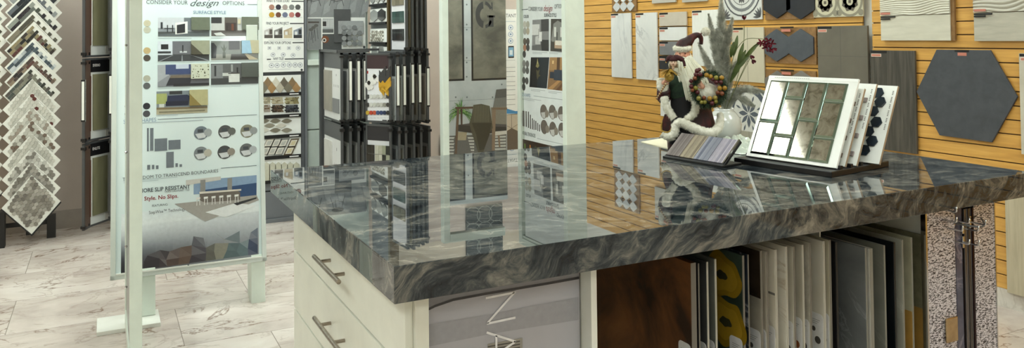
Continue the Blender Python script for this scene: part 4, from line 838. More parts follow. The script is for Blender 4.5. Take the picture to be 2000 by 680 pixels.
zA0, zA1 = at(668, 241, 1, RY).z, at(668, 103.5, 1, RY).z
zB0, zB1 = .12, zA0-.012
xr0 = rx(668)
wing(xr0, RY, 0, .50, zA0, zA1, 'leftmost upper swing panel of the middle rack, stone sample under a dark header', slab_content('#8e8b82', '#a09c90', '#7a7c7e'), .10, None, hcol='#4f5154', facecol='#dadcdc')
wing(xr0, RY, 0, .50, zB0, zB1, 'leftmost lower swing panel of the middle rack, marble samples under a dark header', slab_content('#b8b8b4', '#cfcfca', '#5c5c5c'), .10, None, hcol='#4f5154', facecol='#dadcdc')
fc = ['#8e8a82', '#5c646c', '#6a6c70', '#88867e', '#6e7470', '#74726e', '#9c9a94', '#6a6664']
lab_u = ['second', 'third', 'fourth']
for k, px in enumerate((684.5, 700.5, 713)):
    X_ = rx(px); wing(X_, RY+.0, 0, .50, zA0, zA1, lab_u[k]+' upper swing panel from the left in the middle rack, seen edge-on', slab_content(fc[k], fc[k+1]), .10, .60 if k < 3 else None, facecol='#d4d4d0')
    wing(X_, RY+.0, 0, .50, zB0, zB1, lab_u[k]+' lower swing panel from the left in the middle rack, seen edge-on', slab_content(fc[k+3], fc[k+4]), .12, None, facecol='#c4c4c0')
# open panel with hexagons, facing the viewer
def hexes(t, w, h, hd):
    P_ = ang
    zq = lambda px, py: (P_.q(px, py))
    m = MB()
    for (x, y) in ((733, 148), (739, 155), (733, 160), (728, 155), (722, 160), (727, 164), (718, 166), (722, 171), (727, 170)): m.ngon(*zq(x, y), .0185, 6, -.012, -.005, '#dcdcd8')
    for (x, y) in ((733.5, 149), (722.5, 161.5)): m.ngon(*zq(x, y), .016, 6, -.013, -.005, '#151518')
    def chev(x, y, s, c):
        for k in range(4):
            a = zq(x+k*4.2, y+(3.8 if k % 2 else 0)); sgn = 1 if k % 2 else -1
            m.prism([(a[0], a[1]), (a[0]+.042, a[1]+sgn*.042), (a[0]+.042, a[1]+sgn*.042-s), (a[0], a[1]-s)], -.011-.0008*k-.004*(s < .05), -.005, c)
    m.build('hexagon_tiles', GLZ, t); m = MB()
    chev(742, 137, .055, '#35373a'); chev(742, 146, .04, '#35373a'); chev(742, 158, .045, '#c09428'); chev(743, 166, .035, '#c49a30'); m.build('chevron_tiles', GLZ, t); m = MB()
    rows = ((188.5, ('#3a3d40', '#c9cac6', '#c0c1bd', '#b8b9b4', '#c6c6c0', '#a6a69e', '#2e3033')), (204.5, ('#2a2c30', '#c9cac6', '#b8b9b4', '#a9aaa4', '#b2b3ad', '#86867e', '#3a3a3a')), (220, ('#b59a34', '#a83a28', '#b24a34', '#384a74', '#2c3c66', '#24304e', '#26282c')))
    for y, cs in rows:
        m.build('hexagon_tiles', GLZ, t) if m.V else 0; m = MB()
        for k, c in enumerate(cs): a = zq(719.5+k*6.6, y); m.ngon(*a, .0165, 6, -.011, -.005, c)
    m.build('hexagon_tiles', GLZ, t); m = MB(); m.ngon(*zq(718, 141), .014, 4, -.007, -.005, '#a23030', PI/4); m.build('red_chip', GLZ, t)
    m = MB()
    for k in range(7): a = zq(719.5+k*6.6, 230.5); m.rect(a[0]-.012, a[0]+.012, a[1]-.001, a[1]+.001, -.0055, '#7a7c80')
    a = zq(752, 235); m.rect(a[0]-.02, a[0]+.02, a[1]-.004, a[1]+.004, -.0055, '#3c3e42'); m.build('caption_marks', INK, t)
A0, A1 = at(715.5, 200, 1, RY-.04), at(764, 200, 1, RY-.22)
dv = Vector((A1.x-A0.x, A1.y-A0.y, 0)); wA = dv.length; yw = math.degrees(math.atan2(-dv.x, -dv.y))
ang = PL((A0+A1)/2*1.0, dv); ang.o.z = 0
zP0, zP1 = at(740, 239.5, 1, (A0.y+A1.y)/2).z, at(740, 104, 1, (A0.y+A1.y)/2).z
ang.o.z = zP0
wing(A1.x, A1.y, yw, wA, zP0, zP1, 'open upper swing panel with coloured hexagon rows and yellow and black chevrons', hexes, .095, None, facecol='#d4d6da', hcol='#3a2c30')
def swatches(t, w, h, hd):
    m = MB(); rr = random.Random(3); H_ = h-hd
    for (u, z, cs) in ((-.62, .80, ('#26241f', '#1f201c')), (0.05, .80, ('#a8a898', '#b8b8aa')), (.62, .80, ('#1e2622', '#8f9480')), (-.62, .52, ('#3a3834', '#26241f')), (0.05, .52, ('#6c6a5e', '#a8a898')), (.62, .52, ('#2a2620', '#7e7c70')), (-.62, .25, ('#8f8d80', '#55534a')), (.05, .25, ('#26241f', '#55534a')), (.62, .25, ('#a09c8a', '#1f201c'))):
        for i in range(2):
            for j in range(2):
                s = .034; x = u*w+(i-.5)*s; zz = H_*z+(j-.5)*s*1.9; m.box(x-s/2+.001, x+s/2-.001, -.011, -.005, zz-s*.9, zz+s*.9, cs[(i+j) % 2])
    m.build('square_tiles', GLZ, t)
wing(A1.x, A1.y, yw, wA, .16, zP0-.012, 'open lower swing panel with nine checkered swatches below the hexagon panel', swatches, .10, None, facecol='#c9cbcf', hcol='#26262a')
lr = ['first', 'second', 'third', 'fourth', 'last']
xs_ = (777, 790, 806, 820, 836)
for k, px in enumerate(xs_):
    Y_ = RY-.22+.07*k; X_ = at(px-(0), 200, 1, Y_).x
    tt = (zA0+zA1)/2
    wing(X_, Y_, -4, .34, zP0-.01-.01*k, zP1+.01, lr[k]+' upper swing panel right of the coloured hexagon panel', slab_content(('#9a9c98', '#b0aea4', '#3c3a38', '#8a8272', '#6e685c')[k], ('#b0b2ae', '#8e8c82', '#4a4846', '#a09886', '#7e786c')[k]), .16, (.53, .53, .55, .55, .5)[k], facecol=('#d8dcda', '#cfd1cf', '#94928e', '#d2d2ce', '#b8b4aa')[k])
    wing(X_+.01, Y_, -4, .34, .14, zP0-.03-.01*k, lr[k]+' lower swing panel right of the checkered swatch panel', slab_content(('#4c4f50', '#6e7068', '#2c2a28', '#4a463e', '#3a3632')[k], ('#66686a', '#8e8c82', '#3a3836', '#5c564a', '#4a443c')[k]), .12, None, facecol=('#9ca0a2', '#d9dbd8', '#8c8a86', '#a5a39f', '#7c7a78')[k])
# top tier
def three(t, w, h, hd):
    m = MB()
    for z, c, c2 in ((.62, '#6b6552', '#7c7662'), (.41, '#1e3a36', '#2c4c46'), (.2, '#16191b', '#26292b')):
        m = MB()
        for i in range(3): m.box(-w*.75+i*w*.5, -w*.75+(i+1)*w*.5-.002, -.012, -.005, .0+h*z-.042, h*z+.042, c if i % 2 else c2)
        m.build('tile_strip', GLZ, t)
Yt = RY-.08; zt0 = at(790, 101, 1, Yt).z
wing(at(795, 100, 1, Yt).x, Yt, -3, .30, zt0, zt0+.62, 'top tier swing panel with three dark tile strips on white', three, 0, None, facecol='#d6d6da')
for k, px in enumerate((806, 815, 824, 832)):
    Y_ = Yt+.05+.04*k; wing(at(px, 50, 1, Y_).x, Y_, -3, .30, zt0-.005*k, zt0+.64, lr[k]+' top tier swing panel right of the three strip panel', slab_content(('#8c8468', '#3a3834', '#26241f', '#6c6454')[k], ('#a09878', '#4a4844', '#36342f', '#7c7464')[k]), 0, None, facecol=('#b8b09a', '#5c5a56', '#aeb0b4', '#7c7464')[k])
# rack headers
rk = thing('swing_rack', 'dark steel rack frame carrying the swing panels in front of the pale bay', 'rack', (1.75, 5.95, 0))
m = MB(); m.T = Matrix.Translation((-1.75, -5.95, 0)); x0_, x1_ = rx(632, 6.12), rx(716)
m.box(xr0-.03, rx(716)+.02, RY-.01, RY+.02, zA1+.002, zA1+.02); m.box(xr0-.03, xr0-.0, RY, RY+.52, zA1+.002, zA1+.02); m.box(xr0-.03, 2.2, 6.1, 6.13, zA1+.002, zA1+.02)
for x in (xr0-.03, 2.17): m.box(x, x+.03, 6.12, 6.15, 0, zA1+.02)
m.build('frame', STEEL, rk); m = MB(); m.T = Matrix.Translation((-1.75, -5.95, 0)); m.box(xr0-.03, 2.2, 5.7, 6.2, 0, .06); m.build('base', BLACK, rk)
# left rack
lx = [(-.100, 6.60), (.058, 6.47)]
zb_ = .06
LZ = [at(168, y, 1, 6.60).z for y in (-60, 112, 118, 280)]
def sev(word):
    def f(t, w, h, hd):
        MB().box(-w*.55, w*.62, -.014, -.005, h*.09+.02, h-hd-.03).build('tile_sample', dk('olive_sample', '#6c6a50', '#7c7a60', 3, .45, st=(3, 1, 1)), t)
        MB().box(-w*.78, -w*.72, -.012, -.005, h*.12, h-hd-.04).build('trim_sample', plain('brown_trim_piece', '#5a3426', .5), t)
        MB().box(w*.5, w*.9, -.008, -.005, h*.03, h*.11).build('small_sample', dk('grey_small', '#b0aea8', '#c0beb8', 5, .5), t)
        if word: text(word, (-w*.55, h-.014-hd*.55), (w*.05, h-.014-hd*.55), .02, -.0068, INKW, t)
    return f
s2 = lambda y, Y=6.60: at(168, y, 1, Y).z
YL = 36; dL = yawdir(YL)
for (ya, yb, word, lab, lb2) in ((-80, 112, '', 'top', 'olive stone sample and small grey samples'), (114, 277, 'SEVERINO', 'middle', 'olive stone sample under a black header'), (279, 446, 'ENLITE', 'bottom', 'green grey stone sample, just above the floor')):
    z1_, z0_ = s2(ya), s2(yb)
    t, P_ = wing(-.108, 6.60, YL+0, .27, z0_, z1_, lab+' swing panel of the left rack with '+lb2, None, .09 if word else 0, .5 if lab == 'middle' else None, group='swing panels on the left rack', flip=True, facecol='#c9ccca', hcol='#101014')
    sev(word)(t, .135, z1_-z0_, .09 if word else 0)
    o2 = yawdir(YL)
    wing(-.125, 6.52, 20, .26, z0_, z1_, lab+' thin swing panel seen edge-on at the left of the left rack', None, 0, .5 if lab == 'middle' else None, spine='STONE LOOK' if lab == 'middle' else None, group='swing panels on the left rack', flip=True, facecol='#5c4a40')
    wing(.052, 6.62, 8, .26, z0_+.03, z1_+.03, lab+' swing panel seen edge-on between the left rack and the leaning board', None, 0, .5 if lab == 'middle' else None, group='swing panels on the left rack', flip=True, facecol='#8c8a84')

# ------------------------------------------------------------------ rack of diamond shaped mosaic boards
mr = thing('mosaic_rack', 'black floor rack with splayed feet under the column of diamond mosaic boards', 'rack', (-.44, 6.75, 0))
m = MB(); m.T = Matrix.Translation((.44, -6.75, 0))
fx, fy = at(100, 465, 2, 0).x, at(100, 465, 2, 0).y
m.box(fx-.028, fx+.028, fy, fy+.035, 0, .17); m.box(-.50, -.45, 6.86, 6.9, 0, 2.0); m.box(-.64, -.60, 6.52, 6.60, 0, .25)
m.box(-.64, fx+.02, fy+.06, fy+.09, .09, .12)
m.build('frame', BLACK, mr, bevel=.002)
bd = Vector(yawdir(77.6)).normalized()
HEXP = [['#6b665f', '#8a857c', '#a8a49a', '#9b978e', '#7d786f'], ['#77736b', '#8d8982', '#9c988f', '#6b675f'], ['#b8b6ae', '#a6a49c', '#c6c4bc', '#7a766e'], ['#bab8ae', '#c4c2b8', '#aeaca2'], ['#b4b2a8', '#8c887e', '#6c5c50', '#c0beb4'], ['#c2c0b6', '#b0aea4', '#968c80'], ['#c6c4ba', '#b8b6ac', '#5a2c26', '#bebcb2', '#c2c0b6', '#b4b2a8'], ['#c8c6bc', '#bcbab0', '#b2b0a6']]
BRP = [['#4a4f4a', '#6c6a5a', '#33332c', '#7c7a6c', '#55504a'], ['#4a3a34', '#6e5c50', '#2e2624', '#8a7a66', '#5a3a34'], ['#8f989e', '#4c565e', '#c3c8ca', '#3c444c', '#aab0b2'], ['#3a302a', '#6a6350', '#8c8060', '#221c18', '#55302a'], ['#6e6654', '#57503f', '#7c7462', '#4a453a'], ['#5c605a', '#8a8e86', '#2a2226', '#44483e'], ['#2e3036', '#8c9090', '#5c6066', '#1e2026']]
ys = [393, 367, 340, 313, 287, 261, 234.5, 208, 181, 156, 129, 97, 76, 51, 25, -3, -30]
hw_, hh_ = .178, .205
names_h = ['lowest diamond board with mixed grey hexagons, resting on the black rack', 'diamond board of brown grey hexagons, second from the bottom', 'diamond board of white and grey hexagons, third from the bottom', 'diamond board of pale stone hexagons, fourth from the bottom', 'diamond board of cream hexagons flecked with brown, fifth from the bottom', 'diamond board of off-white hexagons with warm specks, sixth from the bottom', 'diamond board of pale hexagons with dark red ones, seventh from the bottom', 'topmost hexagon diamond board, all pale cream']
names_b = ['diamond board of olive and black brick strips just above the hexagon boards', 'diamond board of wine brown brick strips', 'diamond board of blue grey and silver brick strips', 'diamond board of dark brown and gold strips with a wide right corner', 'diamond board of taupe long strips', 'diamond board of sage green long strips', 'diamond board of black and silver strips near the top', 'diamond board of dark strips, second from the picture top', 'diamond board of smoky strips at the picture top edge']
for side in (0, 1):
    for k, y in enumerate(ys):
        off = .012*k; Yc = 6.50+off
        if side == 0: pr = at(118.5 if k < 9 else 121.5, y, 1, Yc+hw_*bd.y)
        else: pr = at(5 if k < 9 else 14, y-18 if k < 8 else y-16, 1, Yc-.03+hw_*bd.y)
        c = pr-bd*hw_; zb = pr.z-hh_
        P_ = PL((c.x, c.y, zb), bd)
        if side == 0: lab = names_h[k] if k < 8 else names_b[k-8]
        else: lab = 'diamond mosaic board cut off by the left edge, '+['lowest', 'second', 'third', 'fourth', 'fifth', 'sixth', 'seventh', 'eighth', 'ninth', 'tenth', 'eleventh', 'twelfth', 'thirteenth', 'fourteenth', 'fifteenth', 'sixteenth', 'top'][k]+(' from the bottom' if 0 < k < 16 else ' one')
        t = thing('mosaic_board', lab, 'mosaic board', P_.M(), 'diamond mosaic boards in the main column' if side == 0 else 'diamond mosaic boards at the left edge')
        MB().prism([(0, 0), (hw_, hh_), (0, 2*hh_), (-hw_, hh_)], 0, .006).build('board', plain('mosaic_card_white', '#dcdcd4', .4), t)
        if k == 0: MB().prism([(0, -.012), (hw_+.004, hh_-.01), (hw_, hh_-.002), (0, .002), (-hw_, hh_-.002), (-hw_-.004, hh_-.01)], -.004, .008).build('holder_rail', BLACK, t)
        inside = lambda x, z, mgn: abs(x)/hw_+abs(z-hh_)/hh_ < 1-mgn
        m = MB()
        if k < 8:
            r = .0148; pal = HEXP[k]
            for j in range(-12, 13):
                for i in range(-12, 13):
                    x = (i+.5*(j % 2))*r*1.76; z = hh_+j*r*1.55
                    xr = x*math.cos(.0)-0*z
                    if inside(x, z-.008, .13): m.ngon(x, z, r*.98, 6, -.004, 0, R.choice(pal) if k not in (6,) or R.random() < .5 else R.choice(pal[:2]), PI/2)
            nm = 'hexagon_tiles'
        else:
            pal = BRP[min(k-8, 6)]; e1 = Vector((hw_, hh_)).normalized(); e2 = Vector((hw_, -hh_)).normalized(); o = Vector((-hw_, hh_)); Ls = Vector((hw_, hh_)).length
            st = .021 if k < 12 else .027; s2_ = .012
            while s2_ < Ls-.035:
                s1 = .008; nlen = (.03, .055) if k < 12 else (.08, .16)
                end = Ls-.026-(st*.75)*((int(s2_/st)) % 2) 
                while s1 < end:
                    L = min(R.uniform(*nlen), end-s1)
                    if L > .008:
                        q = [o+e1*a+e2*b_ for a, b_ in ((s1, s2_), (s1+L-.0015, s2_), (s1+L-.0015, s2_+st-.0015), (s1, s2_+st-.0015))]
                        m.prism([tuple(v) for v in q], -.004, 0, R.choice(pal))
                    s1 += L
                s2_ += st
            nm = 'strip_tiles'
        m.build(nm, GLZ, t)
        if side == 0:
            e = Vector((hw_, -hh_)).normalized(); a = Vector((.012, 2*hh_-.026)); b_ = a+e*.11; m = MB(); n = Vector((-e.y, e.x))*.0008
            m.flat([tuple(a+n), tuple(b_+n), tuple(b_-n), tuple(a-n)], -.0006, '#6a6a68'); m.build('caption_line', INK, t)
# ------------------------------------------------------------------ armchair poster on the back wall
CH_ = PL((3.1, YB-.03, .12), (1, 0, 0)); Q = CH_.q
cp = thing('armchair_poster', 'large wall poster of a grey armchair, fern and framed letter G art on concrete', 'poster', CH_.M())
xa, xb = -.26, Q(988.5, 100)[0]
zc1 = 1.86
MB().box(xa, xb, 0, .02, 0, zc1).build('poster_sheet', mottle('concrete_print', '#a3adb0', '#b9c2c4', 2.2, .4), cp)
m = MB(); RQ = lambda x0, y0, x1, y1, y, c: m.rect(Q(x0, y0)[0], Q(x1, y1)[0], Q(x1, y1)[1], Q(x0, y0)[1], y, c)
for y in (54, 118, 195): m.rect(xa, xb, Q(930, y)[1]-.002, Q(930, y)[1]+.002, -.0005, '#8d979a')
for x, y in ((911.5, 9), (911.5, 48), (911.5, 58), (911.5, 113), (911.5, 122), (911.5, 150), (912, 190), (962, 190), (890, 190), (980, 165)): m.dot(*Q(x, y), .008, -.0006, '#6c7679')
m.build('concrete_marks', INK, cp)
fzt = 1.82
for (x0, x1, yb, nm) in ((869, 907, 159, 'a'), (921, 1012, 158, 'b')):
    a = Q(x0, yb); b_ = Q(x1, yb); u0, u1 = a[0], min(b_[0], xb-.001); z0 = a[1]
    m = MB(); m.rect(u0, u1, z0, fzt, -.001, '#1f2224'); m.rect(u0+.018, u1-(.018 if nm == 'a' else -.0), z0+.018, fzt-.018, -.0015, '#6c6d63'); m.build('printed_frame', INK, cp)
    MB().box(u0+.019, u1-(.019 if nm == 'a' else 0), -.0022, -.0016, z0+.02, fzt-.02).build('art_print', mottle('art_print_'+nm, '#50524c', '#87877a', 2.6, .45, st=(1, 1, 1.4), detail=8), cp)
# stencil letter G
gc = Q(945.5, 29); m = MB(); go = '#3c4042'
def arcst(r0, r1, a0, a1, n=14):
    for i in range(n):
        a, b_ = math.radians(a0+(a1-a0)*i/n), math.radians(a0+(a1-a0)*(i+1)/n)
        m.flat([(gc[0]+r0*.72*math.cos(a), gc[1]+r0*math.sin(a)), (gc[0]+r1*.72*math.cos(a), gc[1]+r1*math.sin(a)), (gc[0]+r1*.72*math.cos(b_), gc[1]+r1*math.sin(b_)), (gc[0]+r0*.72*math.cos(b_), gc[1]+r0*math.sin(b_))], -.0028, go)
arcst(.062, .128, 98, 262); arcst(.098, .13, 30, 82); arcst(.098, .13, 278, 330)
m.rect(gc[0]+.03, gc[0]+.115, gc[1]-.025, gc[1]-.005, -.0028, go); m.rect(gc[0]+.048, gc[0]+.098, gc[1]-.115, gc[1]-.005, -.0028, go); m.flat([(gc[0]+.075, gc[1]+.12), (gc[0]+.09, gc[1]+.12), (gc[0]+.09, gc[1]+.045), (gc[0]+.08, gc[1]+.045)], -.0028, go)
m.build('printed_letter', INK, cp)
# rug, fern, chair and throw in the picture
m = MB()
m.flat([Q(860, 266), Q(989, 261), Q(989, 310), Q(860, 312)], -.0008, '#6a6c6a')
for k in range(7):
    y = 268+k*6; m.flat([Q(878, y), Q(888-(k % 2)*2, y), Q(886, y+3.2), Q(877, y+3.2)], -.0011, '#c4c8c4'); m.flat([Q(913+k*1.5, y), Q(926, y), Q(926, y+3), Q(914+k*1.5, y+3)], -.0011, '#c4c8c4'); m.flat([Q(966, y-2), Q(988, y-3), Q(988, y+.5), Q(967, y+1.5)], -.0011, '#c4c8c4')
m.build('rug_print', INK, cp)
m = MB(); m.flat([Q(890, 258), Q(912, 258), Q(910, 274), Q(893, 274)], -.0012, '#a79f87'); m.build('pot_print', INK, cp); m = MB(); rr = random.Random(9)
base = Vector(Q(900, 232))
for k in range(90):
    a = rr.uniform(-1.45, 1.45); L = rr.uniform(.12, .25); pts = []
    for s in range(6):
        f = s/5; x = math.sin(a)*L*f*.75; z = math.cos(a)*L*f*.9-(abs(math.sin(a))*.9+.25)*L*f*f*.75; pts.append(base+Vector((x, z+.05)))
    for s in range(5):
        A, B_ = pts[s], pts[s+1]; n = (B_-A).normalized(); n = Vector((-n.y, n.x))*.004*(1.1-s/5); m.flat([tuple(A+n), tuple(B_+n*.7), tuple(B_-n*.7), tuple(A-n)], -.0014-.00001*k, rr.choice(('#4c7a44', '#6a9c5c', '#3a5f38', '#86b06c')))
m.build('fern_print', INK, cp)
m = MB(); F = lambda c, P_, y=-.003: m.flat([Q(*p) for p in P_], y, c)
F('#5a5e5e', [(969, 175), (989, 173), (989, 210), (963, 210)]); F('#777b79', [(966, 192), (989, 190), (989, 212), (962, 212)], -.0032); F('#86857b', [(958, 210), (989, 208), (989, 252), (962, 256)], -.0034)
F('#3b3d3c', [(892, 244), (925, 240), (989, 244), (989, 258), (940, 262), (893, 256)], -.0036); F('#56585a', [(893, 244), (925, 240), (989, 243), (989, 248), (930, 246)], -.0038)
F('#5f4f42', [(889, 209), (929, 208), (929, 212), (889, 213)], -.004); F('#6a5a4c', [(892, 213), (897, 213), (892, 300), (888, 300)], -.004); F('#4c4038', [(899, 213), (903, 213), (903, 245), (900, 245)], -.0039)
F('#7c6c5c', [(961, 210), (990, 210), (990, 214), (961, 214)], -.0046); F('#8a7a68', [(961, 214), (968, 214), (966, 294), (960, 294)], -.0046); F('#8a7a68', [(971, 258), (975, 258), (977, 287), (974, 287)], -.0042); F('#d0d0c8', [(966, 257), (989, 255), (989, 262), (966, 265)], -.0043)
m.build('armchair_print', INK, cp)
m = MB(); F('#55564a', [(924, 205), (940, 203), (956, 207), (962, 250), (954, 262), (944, 296), (934, 298), (928, 280), (922, 262), (916, 242), (921, 225)], -.0048); F('#404138', [(921, 240), (960, 240), (956, 262), (945, 292), (936, 294), (930, 264)], -.005)
for k in range(10): F('#6d6e60', [(924+k*3.2, 206), (925+k*3.2, 206), (927+k*3, 238), (926+k*3, 238)], -.0052)
m.build('throw_print', INK, cp)
# soffit sign above it
sg = thing('lattice_sign', 'dark panel with looping line pattern high above the armchair poster', 'wall panel', (3.24, YB-.02, 2.02))
MB().box(-.19, .19, 0, .02, 0, .46).build('panel', dk('dark_lattice_ground', '#2c2f2e', '#3a3d3b', 6, .4), sg)
m = MB()
for j in range(3):
    for i in range(3):
        c0 = (-.125+i*.125, .08+j*.15)
        for k in range(20):
            a, b_ = 2*PI*k/20, 2*PI*(k+1)/20; r0, r1 = .082, .076
            cl = lambda x, z: (max(-.188, min(.188, x)), max(.002, min(.458, z)))
            m.flat([cl(c0[0]+r0*math.cos(a), c0[1]+r0*math.sin(a)), cl(c0[0]+r0*math.cos(b_), c0[1]+r0*math.sin(b_)), cl(c0[0]+r1*math.cos(b_), c0[1]+r1*math.sin(b_)), cl(c0[0]+r1*math.cos(a), c0[1]+r1*math.sin(a))], -.001, '#8a8c86')
m.build('looping_lines', INK, sg)
# phone poster and geometric tile board
PP = PL((3.60, YB-.02, 0), (1, 0, 0)); Q = PP.q; z0 = Q(998, 223)[1]
t = thing('phone_poster', 'narrow white poster with phone picture and icon circles behind the second stand', 'poster', PP.at(0, z0, 0).M()); q5 = lambda x, y: (Q(x, y)[0], Q(x, y)[1]-z0)
MB().box(-.18, .3, -.004, .01, 0, 1.02).build('poster_sheet', PAPER, t)
m = MB(); m.flat([q5(960, 212), q5(989, 212), q5(1006, 217), q5(1040, 216), q5(1040, 222), q5(960, 222)], -.0045, '#4a90c4')
a, b_ = q5(992, 90), q5(1003.5, 113); m.rect(a[0], b_[0], b_[1], a[1], -.0045, '#1c1e22'); m.rect(a[0]+.006, b_[0]-.006, b_[1]+.014, a[1]-.012, -.005, '#7fb2d4'); m.rect(a[0]+.015, b_[0]-.015, b_[1]+.03, a[1]-.04, -.0054, '#dfeaf0')
for y in (54, 67, 80): m.dot(*q5(997, y), .026, -.0045, '#5c87b4'); m.dot(*q5(997, y), .022, -.0048, '#e9eef0'); m.rect(q5(997, y)[0]-.007, q5(997, y)[0]+.007, q5(997, y)[1]-.008, q5(997, y)[1]+.008, -.005, '#5c87b4')
lines(m, q5, 985, 42, 1006, 1, 2, .004, '#a0b4c4', -.0045); lines(m, q5, 985, 118, 1006, 1, 2, .003, '#a8acb0', -.0045)
for y in (132, 140, 150, 160, 168, 176, 186, 195, 205): lines(m, q5, 985, y, 1006, 1, 2, .004, '#8a8e92', -.0045)
m.build('printed_marks', INK, t); text('INSTANT', q5(976.5, 34), q5(1007.5, 34), .035, -.0046, INKD, t)
zz = Q(998, 224)[1]
t = thing('geometric_tile_board', 'taupe and cream geometric tile board below the phone poster', 'tile board', PP.at(.0, .10, 0).M()); h = zz-.10
MB().box(-.18, .3, -.004, .01, 0, h).build('board', dk('cream_geo', '#b9ae9a', '#c6bba8', 5, .5), t)
m = MB(); c0 = (Q(999, 250)[0], Q(999, 250)[1]-.10); s = .10
m.flat([(c0[0], c0[1]), (c0[0]+s, c0[1]-.05), (c0[0]+s, 0), (c0[0]-s, 0), (c0[0]-s, c0[1]-.05)], -.0046, '#6c6257'); m.rect(c0[0]-.002, c0[0]+.002, c0[1], h, -.0046, '#6c6257')
m.flat([(c0[0], c0[1]), (c0[0]+s, c0[1]+.05), (c0[0]+s, c0[1]+.046), (c0[0], c0[1]-.004)], -.0048, '#6c6257'); m.flat([(c0[0], c0[1]), (c0[0]-s, c0[1]+.05), (c0[0]-s, c0[1]+.046), (c0[0], c0[1]-.004)], -.0048, '#6c6257')
m.build('facet_pattern', INK, t)
# ------------------------------------------------------------------ portal frame and second poster stand
S2X = 2.75; n0 = at(1104.5, 100, 0, S2X-.02); fY = 5.28
sx0 = at(1104.5, 100, 1, n0.y).x; sx1 = at(1142.5, 100, 1, n0.y).x
st = thing('poster_stand', 'mint white box stand with design options poster, right of the armchair poster', 'display stand', ((sx0+sx1)/2, n0.y, 0))
w2 = (sx1-sx0)/2; L2 = at(1020, 100, 0, S2X).y-n0.y
MB().box(-w2, w2, 0, .05, 0, 1.93).build('post', MINT, st, bevel=.003)
MB().box(-w2, w2, L2, L2+.05, 0, 1.93).build('post', MINT, st, bevel=.003)
MB().box(-w2, w2, .05, L2, 1.88, 1.93).build('top_rail', MINT, st, bevel=.003); MB().box(-w2, w2, .05, L2, .02, .08).build('bottom_rail', MINT, st)
bx = S2X-(sx0+sx1)/2
xtop = at(1060, 4, 0, S2X).z
S2 = PL((S2X, n0.y+L2/2, .10), (0, -1, 0)); Q = S2.q
def pm(): return Matrix.Translation((-st.location.x, -st.location.y, 0)) @ S2.M()
def S(name, mb, mat): mb.T = None; o = mb.build(name, mat, st); o.matrix_local = pm(); return o
hL = L2/2-.0
S('poster_sheet', MB().box(-hL+.025, hL-.052, -.004, .01, 0, 1.76), plain('white_poster', '#dfe6e6', .35, coat=.5))
S('board_core', MB().box(-hL+.02, hL-.052, .01, .04, -.02, 1.76), MINT)
ft = Q(1060, 4)[1]
m = MB(); m.box(-hL+.0, hL-.052, -.012, .0, 1.762, 1.779); S('frame_top', m, MINT)
def T2(s, x0, y0, x1, y1, hh, mat=INKD, **k):
    n = text(s, Q(x0, y0), Q(x1, y1), hh, -.0052, mat, st, **k); n.matrix_local = pm()
T2('CONSIDER YOUR', 1033, 21, 1061, 22, .03); T2('design', 1063, 22, 1080, 22, .045, INKR, shear=.4); T2('OPTIONS', 1084, 17, 1102, 16, .03); T2('SURFACE STYLE', 1064, 33, 1088, 33, .024, bold=.02); T2('COLOR', 1024, 35, 1034, 35, .022, bold=.02)
T2('SIZE & SHAPES', 1019, 187, 1037, 190, .024, INKB); T2('NATURAL TENDENCIES', 1019.5, 262, 1047, 269, .026)
m = MB(); lines(m, Q, 1020, 19, 1032, 1, 0, .006, ln, -.0045)
for (x, y) in ((1043, 187), (1050, 270)):
    a, b_ = Q(x, y), Q(1103.5, y+(1103.5-x)*.14 if y < 200 else y+(1103.5-x)*.2); m.flat([(a[0], a[1]), (b_[0], a[1]), (b_[0], a[1]-.003), (a[0], a[1]-.003)], -.0045, '#8a9498')
for (x0, y0, x1) in ((1041, 102, 1070), (1074, 102, 1100), (1038, 174, 1066), (1072, 178, 1098), (1020, 191, 1058)): lines(m, Q, x0, y0, x1, 2, 2.5, .003, '#a4aaac', -.0045)
S('rule_lines', m, INK)
for (x, y, c) in ((1026, 48, '#c4c4b8'), (1032, 48, '#b4b4a6'), (1026, 61, '#a8a8a0'), (1032, 61, '#b4ac98'), (1026, 81, '#5c544c'), (1032, 81, '#55504c'), (1026, 93, '#a67860'), (1032, 93, '#4c4c4c'), (1025, 106, '#3c3a3a'), (1024.5, 124, '#7c7c78'), (1031, 125, '#6c6c6a'), (1024.5, 137, '#6a6a68'), (1031, 138, '#5a5a58'), (1024, 157, '#3c3c3c'), (1030, 158, '#4a4a4a'), (1024, 170, '#2c2c2c')):
    m = MB(); m.dot(*Q(x, y), .026, -.0046, c); S('colour_dot', m, INK)
def ph2(pts, bg, sh):
    m = MB(); q = [Q(*p) for p in pts]; m.flat(q, -.0045, bg)
    (ax, az), (bx_, bz), (cx_, cz_), (dx, dz) = q
    for i, (c, P_) in enumerate(sh):
        if not hasattr(P_[0], '__len__'): P_ = [(P_[0], P_[1]), (P_[2], P_[1]), (P_[2], P_[3]), (P_[0], P_[3])]
        m.flat([((ax*(1-u)+bx_*u)*v+(dx*(1-u)+cx_*u)*(1-v), (az*(1-u)+bz*u)*v+(dz*(1-u)+cz_*u)*(1-v)) for u, v in P_], -.0048-.0002*i, c)
    S('room_photo', m, INK)
ph2([(1041, 39), (1073, 37), (1073, 100), (1040, 98)], '#8b8d8e', [('#d8dad8', (0, .5, .45, .85)), ('#c9cbc9', [(.2, .2), (.5, .2), (.5, .5), (.2, .45)]), ('#3c3e3f', (.55, .0, 1, .35)), ('#6a6c6c', [(0, 0), (.6, 0), (.55, .2), (0, .15)]), ('#4a4c4e', (.55, .62, 1, 1)), ('#e4e6e4', (.42, .3, .6, .6)), ('#2c2e30', (.4, .4, .42, .7))])
